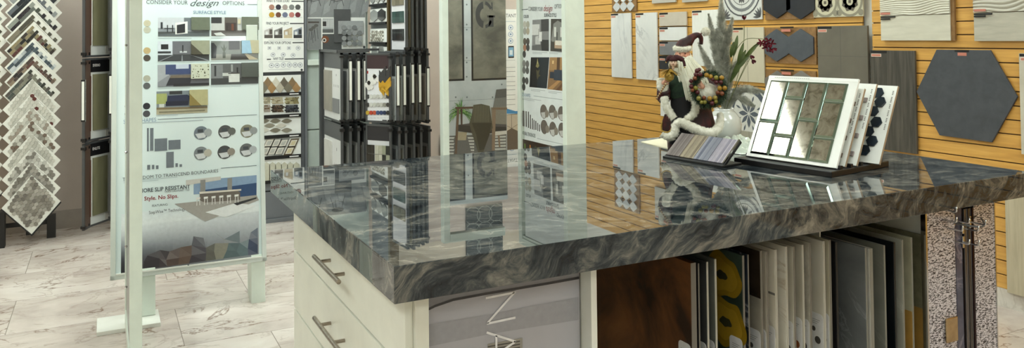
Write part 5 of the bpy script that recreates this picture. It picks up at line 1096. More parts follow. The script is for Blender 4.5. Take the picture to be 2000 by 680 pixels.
ph2([(1077, 37), (1104, 37), (1104, 102), (1076, 100)], '#4c4a46', [('#8a8c88', [(.05, .35), (.2, .85), (.5, .95), (.95, .85), (1, .3), (.1, .3)]), ('#e0e2dc', (.25, .45, .4, .75)), ('#dcded8', (.7, .45, .85, .75)), ('#b8a08a', (.3, .1, .9, .3)), ('#e4e0d4', (.35, .2, .85, .34)), ('#2c2a28', (.45, .35, .5, .6))])
ph2([(1038, 112), (1074, 112), (1069, 173), (1035, 170)], '#17181b', [('#1f2a33', (.45, 0, 1, 1)), ('#8a8458', [(.3, .7), (.4, .9), (.5, .72), (.42, .65)]), ('#b4ac7c', [(.35, .78), (.42, .8), (.38, .98)]), ('#55503a', [(.4, .35), (.35, .6), (.45, .55), (.55, .62), (.5, .45), (.62, .4), (.5, .36), (.45, .25)])])
ph2([(1075, 112), (1104, 112), (1104, 178), (1070, 174)], '#8a6a48', [('#a88458', (0, .6, 1, 1)), ('#5c4430', (.5, .55, .7, 1)), ('#33404f', (.35, .3, 1, .62)), ('#2a3644', (.1, .35, .35, .55)), ('#b48a5a', [(0, 0), (.3, 0), (.8, .3), (.6, .3)]), ('#6c4a30', [(.5, 0), (.7, 0), (1, .25), (1, .32)]), ('#e8c890', (.2, .8, .3, .9))])
m = MB()
for k, (x, wd, y0, y1) in enumerate(((1019.5, 6.2, 216, 247), (1027.5, 2.6, 217, 248), (1032, 2.4, 218, 250), (1036, 2.2, 224, 252), (1040, 2.0, 231, 253), (1043.2, 1.8, 234, 254), (1046.5, 2.2, 236, 254), (1050.5, 1.8, 240, 256), (1054, 2, 243, 257))):
    m = MB(); a, b_ = Q(x, y0), Q(x+wd, y1); m.rect(a[0], b_[0], b_[1], a[1], -.0046, '#55504e'); S('size_bar', m, INK)
for (x, y) in ((1063, 218), (1080, 219), (1098, 222), (1064, 248), (1081, 252), (1099, 254)):
    m = MB(); a = Q(x, y); m.dot(*a, .05, -.0046-.0002*(int(x)%3), '#6c655e', 24); m.flat([(a[0]-.04, a[1]-.01), (a[0]+.03, a[1]), (a[0]+.02, a[1]-.045), (a[0]-.02, a[1]-.045)], -.0049, '#c4c4c0'); m.dot(a[0]+.045, a[1]-.01, .027, -.0052, '#8c857a', 16); S('round_photo', m, INK)
m = MB(); a, b_ = Q(1020, 270), Q(1103, 290); m.flat([(Q(1020, 270)[0], Q(1020, 271)[1]), (hL-.055, Q(1020, 271)[1]), (hL-.055, .02), (-hL+.03, .02)], -.0046, '#3a2c22'); 
for k in range(8): m.rect(a[0]+.04+k*.08, a[0]+.06+k*.08, .1, Q(1020, 271)[1]-.03, -.005, ('#6a8a3c', '#b4783c', '#4c5a34')[k % 3])
S('garden_photo', m, INK)
# portal frame left of it
pf = thing('portal_frame', 'mint white post and overhead rail framing the armchair poster', 'frame', (at(869, 200, 1, fY).x, fY, 0))
xl = at(865, 200, 1, fY).x-pf.location.x; xr = at(877.3, 200, 1, fY).x-pf.location.x
MB().box(xl, xr, 0, .06, 0, 1.86).build('post', MINT, pf, bevel=.003)
MB().box(xr, S2X-w2-.05-pf.location.x, 0, .06, 1.80, 1.86).build('top_rail', MINT, pf, bevel=.003)
MB().box(xl-.08, xr+.08, -.08, .14, 0, .012).build('base_plate', WHITE, pf)
# ------------------------------------------------------------------ things on the stone worktop
TZ = .91
def tilted(BLx, BLy, BRx, BRy, z, deg):
    a, b_ = at(BLx, BLy, 2, z), at(BRx, BRy, 2, z); ux = (b_-a).normalized(); n = Vector((0, 0, 1)).cross(ux); th = math.radians(deg)
    uz = Vector((0, 0, 1))*math.cos(th)+n*math.sin(th); return PL((a+b_)/2, ux, uz), (b_-a).length/2, n
D, dw, dn = tilted(1457, 305, 1633, 330, .935, 27)
st0 = thing('sample_stand', 'low black stand holding the mirrored board and the boards behind it', 'stand', Matrix.Translation((0, 0, 0)) @ PL((D.o.x, D.o.y, TZ), D.ux).M())
MB().box(-dw-.02, dw+.014, -.05, .33, 0, .022).build('base', BLACK, st0, bevel=.003)
m = MB()
for k in range(5): m.box(-dw-.01, dw+.01, .012+k*.066, .026+k*.066, .022, .035)
m.build('slot_ridges', BLACK, st0)
for sx in (-.1, .1): m = MB(); m.tube([(sx, .31, .02), (sx, .40, .22)], .006, 8); m.build('rear_prop', BLACK, st0)
D.o.z = .937
MIR = NT('antique_mirror'); f = MIR.noise(MIR.co, 26, 6, .65, .6); f2 = MIR.noise(MIR.co, 9, 4)
cc = MIR.ramp(f, [(.36, '#8c887b'), (.48, '#b2ada0'), (.7, '#cbc7ba')]); MIR = MIR.fin(cc, .07, 1, f, .06, .0006)
BEV = plain('glass_bevel', '#8fa59a', .05, 1)
t = thing('mirror_tile_board', 'white board of faceted antique mirror tiles, frontmost on the black sample stand', 'sample board', D.M())
HB = .352; MB().box(-dw, dw, 0, .010, 0, HB).build('board', plain('gloss_white_board', '#e9ece8', .25), t, bevel=.001)
MB().box(-dw, dw, -.0008, 0, HB-.013, HB-.003).build('board_header', PAPER, t); m = MB()
for k in range(18): m.rect(-dw*.85+k*.009, -dw*.85+k*.009+.006, HB-.010, HB-.0075, -.0012, '#9a9c9a')
m.build('caption_marks', INK, t)
Qd = D.q
# four columns of running bond tiles
mw = 2*dw-.05; cw = mw/4; zlo, zhi = .012, HB-.022
colsplit = [[0, .40, 1], [0, .30, .80, 1], [0, .62, 1] and [0, .56, 1], [0, .36, .82, 1]]
colsplit = [[0, .44, 1], [0, .27, .77, 1], [0, .50, 1], [0, .30, .76, 1]]
def mirror_tile(u0, u1, z0, z1):
    b_ = .0075; y1, y0 = -.001, -.006; g = .0012
    u0 += g; u1 -= g; z0 += g; z1 -= g
    m = MB(); m.add([(u0+b_, y0, z0+b_), (u1-b_, y0, z0+b_), (u1-b_, y0, z1-b_), (u0+b_, y0, z1-b_)], [(0, 1, 2, 3)]); f = m.build('mirror_tile', MIR, t)
    m = MB(); V = [(u0, y1-.002, z0), (u1, y1-.002, z0), (u1, y1-.002, z1), (u0, y1-.002, z1), (u0+b_, y0, z0+b_), (u1-b_, y0, z0+b_), (u1-b_, y0, z1-b_), (u0+b_, y0, z1-b_), (u0, 0, z0), (u1, 0, z0), (u1, 0, z1), (u0, 0, z1)]
    m.add(V, [(0, 1, 5, 4), (1, 2, 6, 5), (2, 3, 7, 6), (3, 0, 4, 7), (8, 9, 1, 0), (9, 10, 2, 1), (10, 11, 3, 2), (11, 8, 0, 3)]); m.build('bevel_edge', BEV, f)
for c in range(4):
    sp = colsplit[c]
    for a, b_ in zip(sp, sp[1:]): mirror_tile(-dw+.016+c*cw, -dw+.016+(c+1)*cw, zlo+(zhi-zlo)*a, zlo+(zhi-zlo)*b_)
def back_board(TR, BR, off, wid, label, fn, hb, name='glass_tile_board'):
    # right edge found from the two corners seen, parallel to the first board
    o = D.o+dn*off; P_ = PL(o, D.ux, D.uz); u = P_.q(*BR)[0]; P_ = PL(o+D.ux*(u-wid/2), D.ux, D.uz)
    t = thing(name, label, 'sample board', P_.M()); h = min(hb, P_.q(*TR)[1])
    MB().box(-wid/2, wid/2, 0, .009, 0, h).build('board', plain('gloss_white_board', '#e9ece8', .25), t, bevel=.001)
    MB().box(wid/2, wid/2+.0012, 0, .009, 0, h).build('cut_edge', plain('board_edge_tan', '#a08c74', .5), t)
    fn(t, wid/2, h, P_)
    m = MB()
    for k in range(26):
        if k % 9 in (3, 8): continue
        m.rect(wid/2-.0145, wid/2-.0095, h*.92-k*.0062, h*.92-k*.0062+.0035, -.0005, '#6a6c68')
    m.build('side_caption', INK, t)
def chips(c):
    def f(t, w, h, P_):
        for k in range(4): m = MB(); m.box(w-.06, w-.018, -.007, 0, h*(.10+.22*k), h*(.16+.22*k)); m.build('glass_chip', plain('glass_chip_'+c[1:], c, .12, .4), t, bevel=.003)
    return f
back_board((1690, 173), (1650, 325), .055, .36, 'white board with taupe glass chips, second on the black sample stand', chips('#7c6f66'), .31)
back_board((1708, 164), (1673, 321), .105, .36, 'white board with smoky pink glass chips, third on the black sample stand', chips('#a49a9a'), .33)
def hexb(t, w, h, P_):
    pts = ((1716, 182), (1720, 200), (1706, 218), (1712.5, 239), (1697, 257), (1704, 276), (1689, 294))
    m = []
    for (x, y) in pts:
        a = P_.q(x, y); mm = MB(); mm.ngon(a[0], a[1], .0235, 6, -.007, 0, a0=0); mm.build('hexagon_tile', mottle('navy_glass', '#0c141c', '#22303c', 5, .12), t, bevel=.0015)
    for (x, y) in ((1703, 189), (1690, 210), (1693, 243), (1684, 268)):
        a = P_.q(x, y); mm = MB(); mm.ngon(a[0]-.012, a[1], .0235, 6, -.007, 0, a0=0); mm.build('hexagon_tile', mottle('navy_glass', '#0c141c', '#22303c', 5, .12), t, bevel=.0015)
back_board((1752.5, 168), (1717, 320), .20, .36, 'white board with navy hexagon glass tiles, rearmost on the black sample stand', hexb, .34)
# small tray of metallic swatches
Tt, tw, tn = tilted(1300, 302, 1413, 320, .925, 50)
t = thing('swatch_tray', 'small black tilted tray of brushed metallic strip swatches on the stone worktop', 'sample tray', PL((Tt.o.x, Tt.o.y, TZ), Tt.ux).M())
Minv = PL((Tt.o.x, Tt.o.y, TZ), Tt.ux).M().inverted() @ Tt.M(); HT2 = .128
m = MB(Minv); m.box(-tw-.004, tw+.004, .002, .014, -.006, HT2); m.build('back_plate', BLACK, t, bevel=.002)
MB().box(-tw-.006, tw+.006, -.012, .10, 0, .010).build('base', BLACK, t, bevel=.002)
cs = [('#746c6c', '#aca4a4'), ('#948a7c', '#ccc2ac'), ('#7c849a', '#b8bccc'), ('#a8a6bc', '#e0dce8')]
for k, (c1, c2) in enumerate(cs):
    u0, u1 = -tw+.003+(2*tw-.006)*k/4, -tw+.001+(2*tw-.006)*(k+1)/4; m = MB(Minv); n = 11; rr = random.Random(k)
    for j in range(n):
        z_ = 0; q_ = rr.random(); cc_ = [lin(c1)[i]*(1-q_)+lin(c2)[i]*q_ for i in range(3)]
        m.box(u0+(u1-u0)*j/n, u0+(u1-u0)*(j+.86)/n, -.003, .002, .0+(.0 if k != 2 else 0), HT2-.003, tuple(min(1, x) for x in cc_))
    m.build('strip_swatch', METP, t)
MB(Minv).box(tw-.004, tw+.002, -.005, .014, -.002, HT2).build('end_cap', CHROME, t)
# folded paper and crumpled wrap
a, b_, c = at(1252, 278, 2, TZ), at(1306, 269, 2, TZ), at(1304, 291, 2, TZ); m = MB(); cen = (a+b_+c)/3
V = [(p-cen) for p in (a, b_, c)]
m.add([(v.x, v.y, 0) for v in V]+[(v.x, v.y, .003) for v in V], [(2, 1, 0), (3, 4, 5), (0, 1, 4, 3), (1, 2, 5, 4), (2, 0, 3, 5)])
V2 = sum(((V[(i+1) % 3]-V[i]).cross(V[i]) for i in range(3)), Vector())
o = m.build('paper_sheet', plain('cream_paper', '#e9e4c8', .6), loc=(cen.x, cen.y, TZ)); tag(o, 'cream pointed paper sheet flat on the worktop left of the swatch tray', 'paper')
w0_ = at(1432, 292, 2, TZ); m = MB(); rr = random.Random(5); nx = 26; vs = []
for j in range(nx+1):
    for i in range(nx+1):
        u, v = i/nx-.5, j/nx-.5; e = max(0, 1-(abs(u*2)**3+abs(v*2)**3)); hgt = .055*e*(.45+.55*abs(math.sin(7*u+3*v))*abs(math.cos(9*v-4*u)))+.012*e*math.sin(23*u+11*v)+.008*e*math.sin(31*v-17*u)
        vs.append((u*.24+.012*math.sin(9*v), v*.30+.012*math.sin(8*u), .002+max(0, hgt)))
m.add(vs, [(j*(nx+1)+i, j*(nx+1)+i+1, (j+1)*(nx+1)+i+1, (j+1)*(nx+1)+i) for j in range(nx) for i in range(nx)])
o = m.build('plastic_wrap', plain('milky_wrap', '#d5e0d4', .18, coat=.6), smooth=False, loc=(w0_.x+.03, w0_.y, TZ)); tag(o, 'crumpled milky plastic wrap lying between the tray and the mirrored board', 'plastic wrap')
# ------------------------------------------------------------------ bearded figurine
SP = Vector((2.34, 2.84, TZ)); SCL = 1/433; ya = math.atan2(SP.x, SP.y)
SM = Matrix.Translation(SP) @ Matrix.Rotation(-ya, 4, 'Z')
def sp(px, py, d=0): return Vector(((px-1349)*SCL, d, (290-py)*SCL))
san = thing('christmas_figurine', 'standing bearded figurine in burgundy robe with white fur trim and pompom hat', 'figurine', SM)
FUR = mottle('white_fur', '#dad9ca', '#f4f3e8', 60, .9, bs=.3); BEARD = mottle('cream_beard', '#d9d9c4', '#f0f0e0', 25, .85, st=(3, 3, .6), bs=.6)
BURG = mottle('burgundy_brocade', '#26090d', '#5c1c1a', 24, .65, lo=.45, hi=.72, bs=.3); BLK = plain('black_velvet', '#0c0c10', .85); GRN = mottle('green_velvet', '#14261c', '#2e4a34', 18, .8)
SKIN = mottle('doll_skin', '#c98e76', '#ddaa90', 20, .5); GOLD = mottle('gold_cloth', '#8a6a22', '#c8a850', 30, .4, .3, bs=.4)
def catm(P, n=6):
    P = [Vector(p) for p in P]; o = []
    for i in range(len(P)-1):
        a, b_, c, d = P[max(i-1, 0)], P[i], P[i+1], P[min(i+2, len(P)-1)]
        for k in range(n):
            t_ = k/n; o.append(.5*((2*b_)+(c-a)*t_+(2*a-5*b_+4*c-d)*t_*t_+(3*b_-a-3*c+d)*t_**3))
    return o+[P[-1]]
def hair(m, c, d, L, w, rr, dr=.25):
    n = d.orthogonal().normalized(); n.rotate(Matrix.Rotation(rr.random()*6.28, 3, d)); e = c+d*L+Vector((0, 0, -L*.25))
    k = len(m.V); m.V += [tuple(c-n*w), tuple(c+n*w), tuple(e)]; m.F.append([k, k+1, k+2]); m.C.append(None)
def fur_tube(name, pts, rad, parent, mat=FUR, n_h=900, L=.007, seed=1):
    n_h = int(n_h*2.6)
    P = catm(pts); rr = random.Random(seed); R0 = rad if hasattr(rad, '__len__') else [rad]*len(pts)
    rads = []
    for i in range(len(P)): f = i/6; a = min(int(f), len(R0)-1); b_ = min(a+1, len(R0)-1); rads.append((R0[a]*(1-(f-a))+R0[b_]*(f-a))*(1+.10*math.sin(i*2.3)+.06*rr.random()))
    m = MB(); m.tube(P, rads, 12)
    for _ in range(n_h):
        i = rr.randrange(len(P)-1); a = rr.random(); c = P[i].lerp(P[i+1], a); ax = (P[i+1]-P[i]).normalized(); d = ax.orthogonal().normalized(); d.rotate(Matrix.Rotation(rr.random()*6.28, 3, ax))
        hair(m, c+d*rads[i]*.93, (d*.7+ax*rr.uniform(-1.2, 1.2)).normalized(), L*rr.uniform(.5, 1.2), .0005, rr)
    return m.build(name, mat, parent, smooth=True)
# robe: shaped lathe, wider at the hem
def robe(rows, name, mat, parent, n=40):
    m = MB(); vs = []
    for k, (cxp, py, wx, wy, dy) in enumerate(rows):
        for i in range(n):
            a = 2*PI*i/n; fold = 1+.035*math.sin(a*9+k*.4)*(1-k/len(rows))
            c = sp(cxp, py, dy); vs.append((c.x+wx*SCL*fold*math.cos(a), c.y+wy*SCL*fold*math.sin(a), c.z))
    m.add(vs, [(j*n+i, j*n+(i+1) % n, (j+1)*n+(i+1) % n, (j+1)*n+i) for j in range(len(rows)-1) for i in range(n)]+[tuple(range(n-1, -1, -1)), tuple((len(rows)-1)*n+i for i in range(n))])
    return m.build(name, mat, parent, smooth=True)
robe([(1352, 289.5, 46, 40, 0), (1352, 270, 47, 40, 0), (1352, 240, 43, 36, 0), (1350, 210, 38, 32, 0), (1348, 180, 37, 28, 0), (1346, 155, 40, 26, 0), (1344, 140, 34, 22, 0), (1343, 128, 14, 12, 0)], 'robe', BURG, san)
# open front: black under-robe and green chest
m = MB(); m.lathe([(.02, 0), (.062, .02), (.058, .10), (.052, .20), (.045, .26), (.02, .29)], 24, tuple(sp(1336, 286, -.047)), sy=.75); m.build('under_robe', BLK, san, smooth=True)
m = MB(); m.lathe([(.015, 0), (.042, .02), (.044, .08), (.03, .12), (.01, .13)], 20, tuple(sp(1329, 195, -.062)), sy=.6); m.build('green_vest', GRN, san, smooth=True)
# sleeves as tapered limbs bending at the elbow
for nm, pts, rad in (('sleeve', [sp(1322, 150, -.01), sp(1306, 168, -.03), sp(1300, 190, -.05), sp(1301, 172, -.085)], [.03, .032, .03, .026]), ('sleeve', [sp(1366, 150, -.01), sp(1386, 168, -.02), sp(1396, 188, -.05), sp(1389, 172, -.085)], [.03, .034, .032, .028])):
    m = MB(); P = catm(pts); m.tube(P, [rad[min(int(i/6), 3)] for i in range(len(P))], 14); m.build(nm, BURG, san, smooth=True)
fur_tube('fur_cuff', [sp(1296, 152, -.085), sp(1297, 166, -.09), sp(1302, 178, -.08)], [.016, .02, .018], san, n_h=700, seed=2)
fur_tube('fur_cuff', [sp(1376, 184, -.10), sp(1384, 176, -.108), sp(1391, 166, -.10)], [.026, .032, .022], san, n_h=900, seed=3)
fur_tube('fur_trim', [sp(1304, 160, -.06), sp(1302, 180, -.08), sp(1303, 200, -.088), sp(1311, 216, -.09), sp(1319, 228, -.09)], [.016, .017, .017, .016, .014], san, n_h=1300, seed=4)
fur_tube('fur_trim', [sp(1350, 170, -.085), sp(1357, 188, -.09), sp(1360, 205, -.095), sp(1354, 220, -.095), sp(1341, 229, -.09)], [.013, .015, .016, .015, .012], san, n_h=1300, seed=5)
fur_tube('fur_hem', [sp(1297, 256, -.085), sp(1308, 262, -.09), sp(1320, 255, -.1), sp(1322, 240, -.1), sp(1333, 234, -.105), sp(1350, 242, -.107), sp(1370, 251, -.1), sp(1388, 254, -.09), sp(1400, 246, -.075), sp(1405, 232, -.055), sp(1405, 221, -.03)], [.015, .018, .017, .016, .018, .02, .02, .02, .018, .015, .012], san, n_h=2600, seed=6)
# turned-up red lining at the lower left
m = MB(); m.prism([(0, 0), (.032, -.004), (.044, .02), (.036, .065), (.012, .074), (.0, .04)], -.002, .014); o = m.build('red_lining', BURG, san, bevel=.003, loc=sp(1297, 251, -.095))
m = MB(); m.tube(catm([(0, -.004, .04), (-.003, -.004, .006), (.014, -.004, -.006), (.034, -.004, .0), (.046, -.004, .024)]), .003, 8); m.build('gold_piping', GOLD, o, smooth=True)
# head with face
hc = sp(1337, 107, -.045); m = MB(); n = 20; vs = []
m.ball(tuple(hc), .030, 20, 1, .98, 1.12); m.ball(tuple(hc+Vector((0, -.030, -.004))), .0062, 10, 1, 1.1, 1.2); m.ball(tuple(hc+Vector((-.014, -.024, -.007))), .008, 10); m.ball(tuple(hc+Vector((.014, -.024, -.007))), .008, 10)
m.ball(tuple(hc+Vector((-.03, .002, 0))), .007, 8, .6, 1, 1.4); m.ball(tuple(hc+Vector((.03, .002, 0))), .007, 8, .6, 1, 1.4); m.tube([hc+Vector((0, .004, -.02)), hc+Vector((0, .01, -.06))], .014, 10)
hd = m.build('head', SKIN, san, smooth=True)
for s in (-1, 1):
    m = MB(); m.ball(tuple(hc+Vector((s*.0105, -.0265, .004))), .0036, 8, 1, .5, .7); m.build('eye', plain('eye_dark', '#1c1a20', .1), hd, smooth=True)
    m = MB(); m.tube([hc+Vector((s*.004, -.0305, .011)), hc+Vector((s*.011, -.030, .014)), hc+Vector((s*.018, -.026, .010))], [.002, .003, .0015], 6); m.build('eyebrow', FUR, hd, smooth=True)
m = MB(); m.tube([hc+Vector((-.006, -.0295, -.0165)), hc+Vector((0, -.0315, -.018)), hc+Vector((.006, -.0295, -.0165))], .0018, 6); m.build('mouth', plain('lip_red', '#8c3a34', .5), hd, smooth=True)
# beard: a mass of tapered locks
m = MB(); rr = random.Random(8)
m.lathe([(.004, -.2), (.022, -.17), (.036, -.12), (.042, -.07), (.038, -.03), (.022, -.012), (.006, -.006)], 18, tuple(sp(1352, 121, -.062)), sy=.55)
for k in range(230):
    a = rr.uniform(-1, 1); s0 = hc+Vector((a*.031, -.020-.012*(1-a*a)+rr.uniform(-.004, .004), -.017+abs(a)*.014-rr.random()*.01)); L = rr.uniform(.5, 1)
    e = sp(1356+a*26+rr.uniform(-6, 6), 130+L*(76-abs(a)*22), -.085+abs(a)*.03+rr.uniform(-.01, .008)); mid = s0.lerp(e, .5)+Vector((a*.016, -.018*(1-abs(a)), 0))
    m.tube(catm([s0, mid, e], 4), [.0036, .004, .004, .0046, .0048, .0046, .004, .003, .0008], 5)
m.build('beard', BEARD, san, smooth=True)
m = MB()
for s in (-1, 1):
    for k in range(9): m.tube(catm([hc+Vector((0, -.033, -.011-k*.0006)), hc+Vector((s*.012, -.034, -.014-k*.001)), hc+Vector((s*.024, -.027, -.024-k*.0014))], 3), [.003, .0032, .003, .0028, .0025, .002, .001], 5)
m.build('moustache', BEARD, san, smooth=True)
m = MB()
for k in range(120):
    a = rr.uniform(-1.3, 4.4) if False else rr.uniform(0, PI); s0 = hc+Vector((.031*math.cos(a), .028*math.sin(a), .006)); e = s0+Vector((.012*math.cos(a)+rr.uniform(-.006, .006), .012*math.sin(a), -rr.uniform(.05, .085))); m.tube([s0, s0.lerp(e, .5)+Vector((.006*math.cos(a), .004, 0)), e], [.003, .0035, .0008], 5)
m.build('hair', BEARD, san, smooth=True)
fur_tube('hat_brim', [hc+Vector((.032*math.cos(a), .032*math.sin(a)-.000, .029+.004*math.sin(a))) for a in [k*PI/6-.4 for k in range(13)]], .0092, san, n_h=1300, L=.008, seed=9)
m = MB(); P = catm([hc+Vector((0, 0, .026)), hc+Vector((.002, .004, .040)), sp(1347, 83, -.03), sp(1356, 74, -.02), sp(1366, 70, -.01), sp(1372, 76, 0), sp(1372, 88, .006)]); rad = [.031, .030, .024, .016, .012, .010, .008]
m.tube(P, [rad[min(int(i/6), 6)]*(1-(i/6 % 1))+rad[min(int(i/6)+1, 6)]*(i/6 % 1) for i in range(len(P))], 16); m.build('hat', BURG, san, smooth=True)
m = MB(); pc = sp(1381, 63, 0); m.ball(tuple(pc), .017, 14)
for k in range(1600): d = Vector((rr.gauss(0, 1), rr.gauss(0, 1), rr.gauss(0, 1))).normalized(); hair(m, pc+d*.0155, d, .008*rr.uniform(.6, 1.2), .0006, rr)
pm_ = m.build('pompom', FUR, san, smooth=True); m = MB(); m.tube([sp(1368, 71, -.004), sp(1375, 66, 0)], .004, 6); m.build('pompom_stem', BURG, san)
# hands: palm, four curled fingers and a thumb, one skinned mesh each
def hand(name, wrist, dirn, side, curl, sc, parent, up):
    d = Vector(dirn).normalized(); u = Vector(up).normalized(); u = (u-d*u.dot(d)).normalized(); s = d.cross(u)*side
    V, E, Rr = [Vector(wrist), Vector(wrist)+d*.012*sc, Vector(wrist)+d*.024*sc], [(0, 1), (1, 2)], [.0062*sc, .0078*sc, .0078*sc]
    for i, (off, L) in enumerate(((.0075, .021), (.0026, .024), (-.0024, .022), (-.0068, .017))):
        b0 = len(V); V.append(V[2]+s*off*sc+d*.002*sc); E.append((2, b0)); Rr.append(.0033*sc); p = V[b0]; ang_ = 0
        for k in range(3):
            ang_ += curl; dd = d*math.cos(ang_)-u*math.sin(ang_); p = p+dd*L*sc*(.42, .32, .26)[k]; V.append(p); E.append((b0+k, b0+k+1)); Rr.append((.0031, .0028, .0022)[k]*sc)
    b0 = len(V); V += [V[1]+s*.009*sc-d*.002*sc, V[1]+s*.015*sc+d*.008*sc-u*.003*sc, V[1]+s*.014*sc+d*.018*sc-u*.007*sc]; E += [(1, b0), (b0, b0+1), (b0+1, b0+2)]; Rr += [.0036*sc, .0032*sc, .0026*sc]
    me = bpy.data.meshes.new(name); me.from_pydata([tuple(v) for v in V], E, []); o = bpy.data.objects.new(name, me); COL.objects.link(o); o.parent = parent
    sk = o.modifiers.new('skin', 'SKIN'); 
    for i, r in enumerate(Rr): me.skin_vertices[0].data[i].radius = (r, r)
    me.skin_vertices[0].data[0].use_root = True; sk.use_smooth_shade = True; ss = o.modifiers.new('sub', 'SUBSURF'); ss.levels = 1; ss.render_levels = 2; me.materials.append(SKIN); return o
hand('hand', sp(1297, 161, -.112), (.75, -.25, .45), 1, .75, 1.0, san, (-.2, -1, .2))
hand('hand', sp(1377, 169, -.128), (-.75, -.1, .75), -1, .28, 1.25, san, (0, -1, .1))
# doll held in the right arm
DM = SM @ Matrix.Translation(sp(1311, 158, -.135))
dl = thing('jester_doll', 'small doll on a striped stick with gold collar, held by the bearded figurine', 'doll', DM)
dp = lambda px, py, d=0: Vector(((px-1311)*SCL, d, (158-py)*SCL))
dh = dp(1320, 121); m = MB(); m.ball(tuple(dh), .0165, 16, .95, .95, 1.15); m.ball(tuple(dh+Vector((0, -.0165, -.002))), .003, 8); m.tube([dh, dh+Vector((-.002, 0, -.03))], .006, 8); dhd = m.build('head', mottle('porcelain', '#d8b8a0', '#e6c8b2', 12, .3), dl, smooth=True)
for s in (-1, 1): m = MB(); m.ball(tuple(dh+Vector((s*.006, -.0145, .003))), .0021, 8, 1, .6, .8); m.build('eye', plain('eye_dark', '#1c1a20', .1), dhd, smooth=True)
m = MB(); m.tube([dh+Vector((-.003, -.0155, -.008)), dh+Vector((.003, -.0155, -.008))], .0013, 6); m.build('mouth', plain('lip_red', '#8c3a34', .5), dhd)
m = MB(); rr = random.Random(12)
for k in range(60): a = rr.uniform(-.35, PI+.35); s0 = dh+Vector((.015*math.cos(a), .014*math.sin(a)+.003, .006)); m.tube([s0, s0+Vector((.005*math.cos(a), .004*math.sin(a), -.014)), s0+Vector((.004*math.cos(a), .004*math.sin(a), -.03))], [.0022, .0024, .0008], 5)
m.build('hair', plain('doll_hair', '#cfc8b4', .8), dl, smooth=True)
m = MB(); m.lathe([(.018, 0), (.02, .006), (.017, .014), (.008, .02)], 16, tuple(dh+Vector((0, 0, .007)))); m.tube(catm([dh+Vector((-.004, 0, .02)), dh+Vector((-.016, 0, .022)), dh+Vector((-.025, 0, .012)), dh+Vector((-.03, 0, .004))]), [.012]*6+[.009]*6+[.005]*7, 10); m.tube(catm([dh+Vector((.002, 0, .02)), dh+Vector((.022, 0, .02)), dh+Vector((.042, 0, .008)), dh+Vector((.048, -.002, -.016))]), [.013]*6+[.011]*6+[.006]*7, 10)
m.build('hat', plain('wine_velvet', '#3a0e16', .8), dl, smooth=True)
m = MB(); m.ball(tuple(dh+Vector((-.031, 0, .001))), .0035, 8); m.ball(tuple(dh+Vector((.048, -.002, -.021))), .0035, 8); m.build('bells', GOLD, dl, smooth=True)
m = MB()
for k in range(26):
    a = 2*PI*k/26; L = .04+.006*math.sin(k*2.1); c0 = dp(1314, 132); d = Vector((math.cos(a), .6*math.sin(a), -.55+.2*math.sin(k))); e = c0+d*L; n = Vector((0, 0, 1)).cross(d).normalized()*.006
    i = len(m.V); m.V += [tuple(c0-n*.4), tuple(c0+n*.4), tuple(e+n), tuple(e+d*.006), tuple(e-n)]; m.F.append([i, i+1, i+2, i+3, i+4]); m.C.append(None)
m.lathe([(.006, .028), (.014, .018), (.022, .004), (.018, -.012), (.006, -.02)], 20, tuple(dp(1312, 148))); m.build('collar', GOLD, dl)
m = MB(); a, b_ = dp(1306, 160), dp(1287.5, 190)
for k in range(16): m.tube([a.lerp(b_, k/16), a.lerp(b_, (k+1)/16)], .0045-.0001*k, 8, '#6a4320' if k % 2 else '#c8b080')
m.build('striped_stick', MATTE, dl)
# wreath held in the left arm
WM = SM @ Matrix.Translation(sp(1386, 202, -.14))
wr = thing('berry_wreath', 'small green wreath dotted with gold and red berries, held by the bearded figurine', 'wreath', WM)
wp = lambda px, py, d=0: Vector(((px-1386)*SCL, d, (202-py)*SCL))
cW = wp(1384, 170); ra, rb = .064, .068
m = MB(); rr = random.Random(21); ring_ = [cW+Vector((ra*math.cos(a), .0, rb*math.sin(a))) for a in [k*2*PI/32 for k in range(33)]]
m.tube(ring_, .006, 8)
for k in range(4200):
    a = rr.random()*6.283; c = cW+Vector((rr.gauss(0, .005), rr.gauss(0, .004), rr.gauss(0, .005)))+Vector((ra*math.cos(a), 0, rb*math.sin(a))); d = Vector((rr.gauss(0, 1), rr.gauss(0, .8), rr.gauss(0, 1))).normalized(); hair(m, c, d, rr.uniform(.010, .028), .0012, rr)
m.build('greenery', mottle('wreath_green', '#1f3326', '#44583c', 20, .7), wr)
bs = [(1367, 134, 'r'), (1369, 143, 'r'), (1361, 143, 'r'), (1380, 144, 'y'), (1387, 147, 'y'), (1397, 149, 'g'), (1407, 149, 'y'), (1397, 157, 'r'), (1405, 157, 'r'), (1403, 168, 'y'), (1412, 168, 'y'), (1407, 178, 'o'), (1352, 155, 'r'), (1352, 165, 'r'), (1360, 168, 'g'), (1354, 172, 'o'), (1363, 176, 'r'), (1365, 187, 'g'), (1375, 186, 'o'), (1385, 187, 'y'), (1395, 186, 'm'), (1370, 194, 'g'), (1376, 194, 'g'), (1389, 196, 'r'), (1396, 193, 'g'), (1359, 150, 'o'), (1363, 136, 'r'), (1391, 152, 'r'), (1400, 176, 'o')]
bc = {'r': '#45141a', 'y': '#94701c', 'g': '#76702a', 'o': '#6e3a1e', 'm': '#8a7a34'}
for k, (x, y, c) in enumerate(bs):
    m = MB(); r = .0105 if c in 'ym' else .0088+.0008*(k % 3); m.ball(tuple(wp(x, y, -.016-.004*(k % 2))), r, 12); m.build('berry', mottle('berry_'+c, bc[c], tuple(min(1, v*1.25) for v in lin(bc[c])), 20, .3), wr, smooth=True)
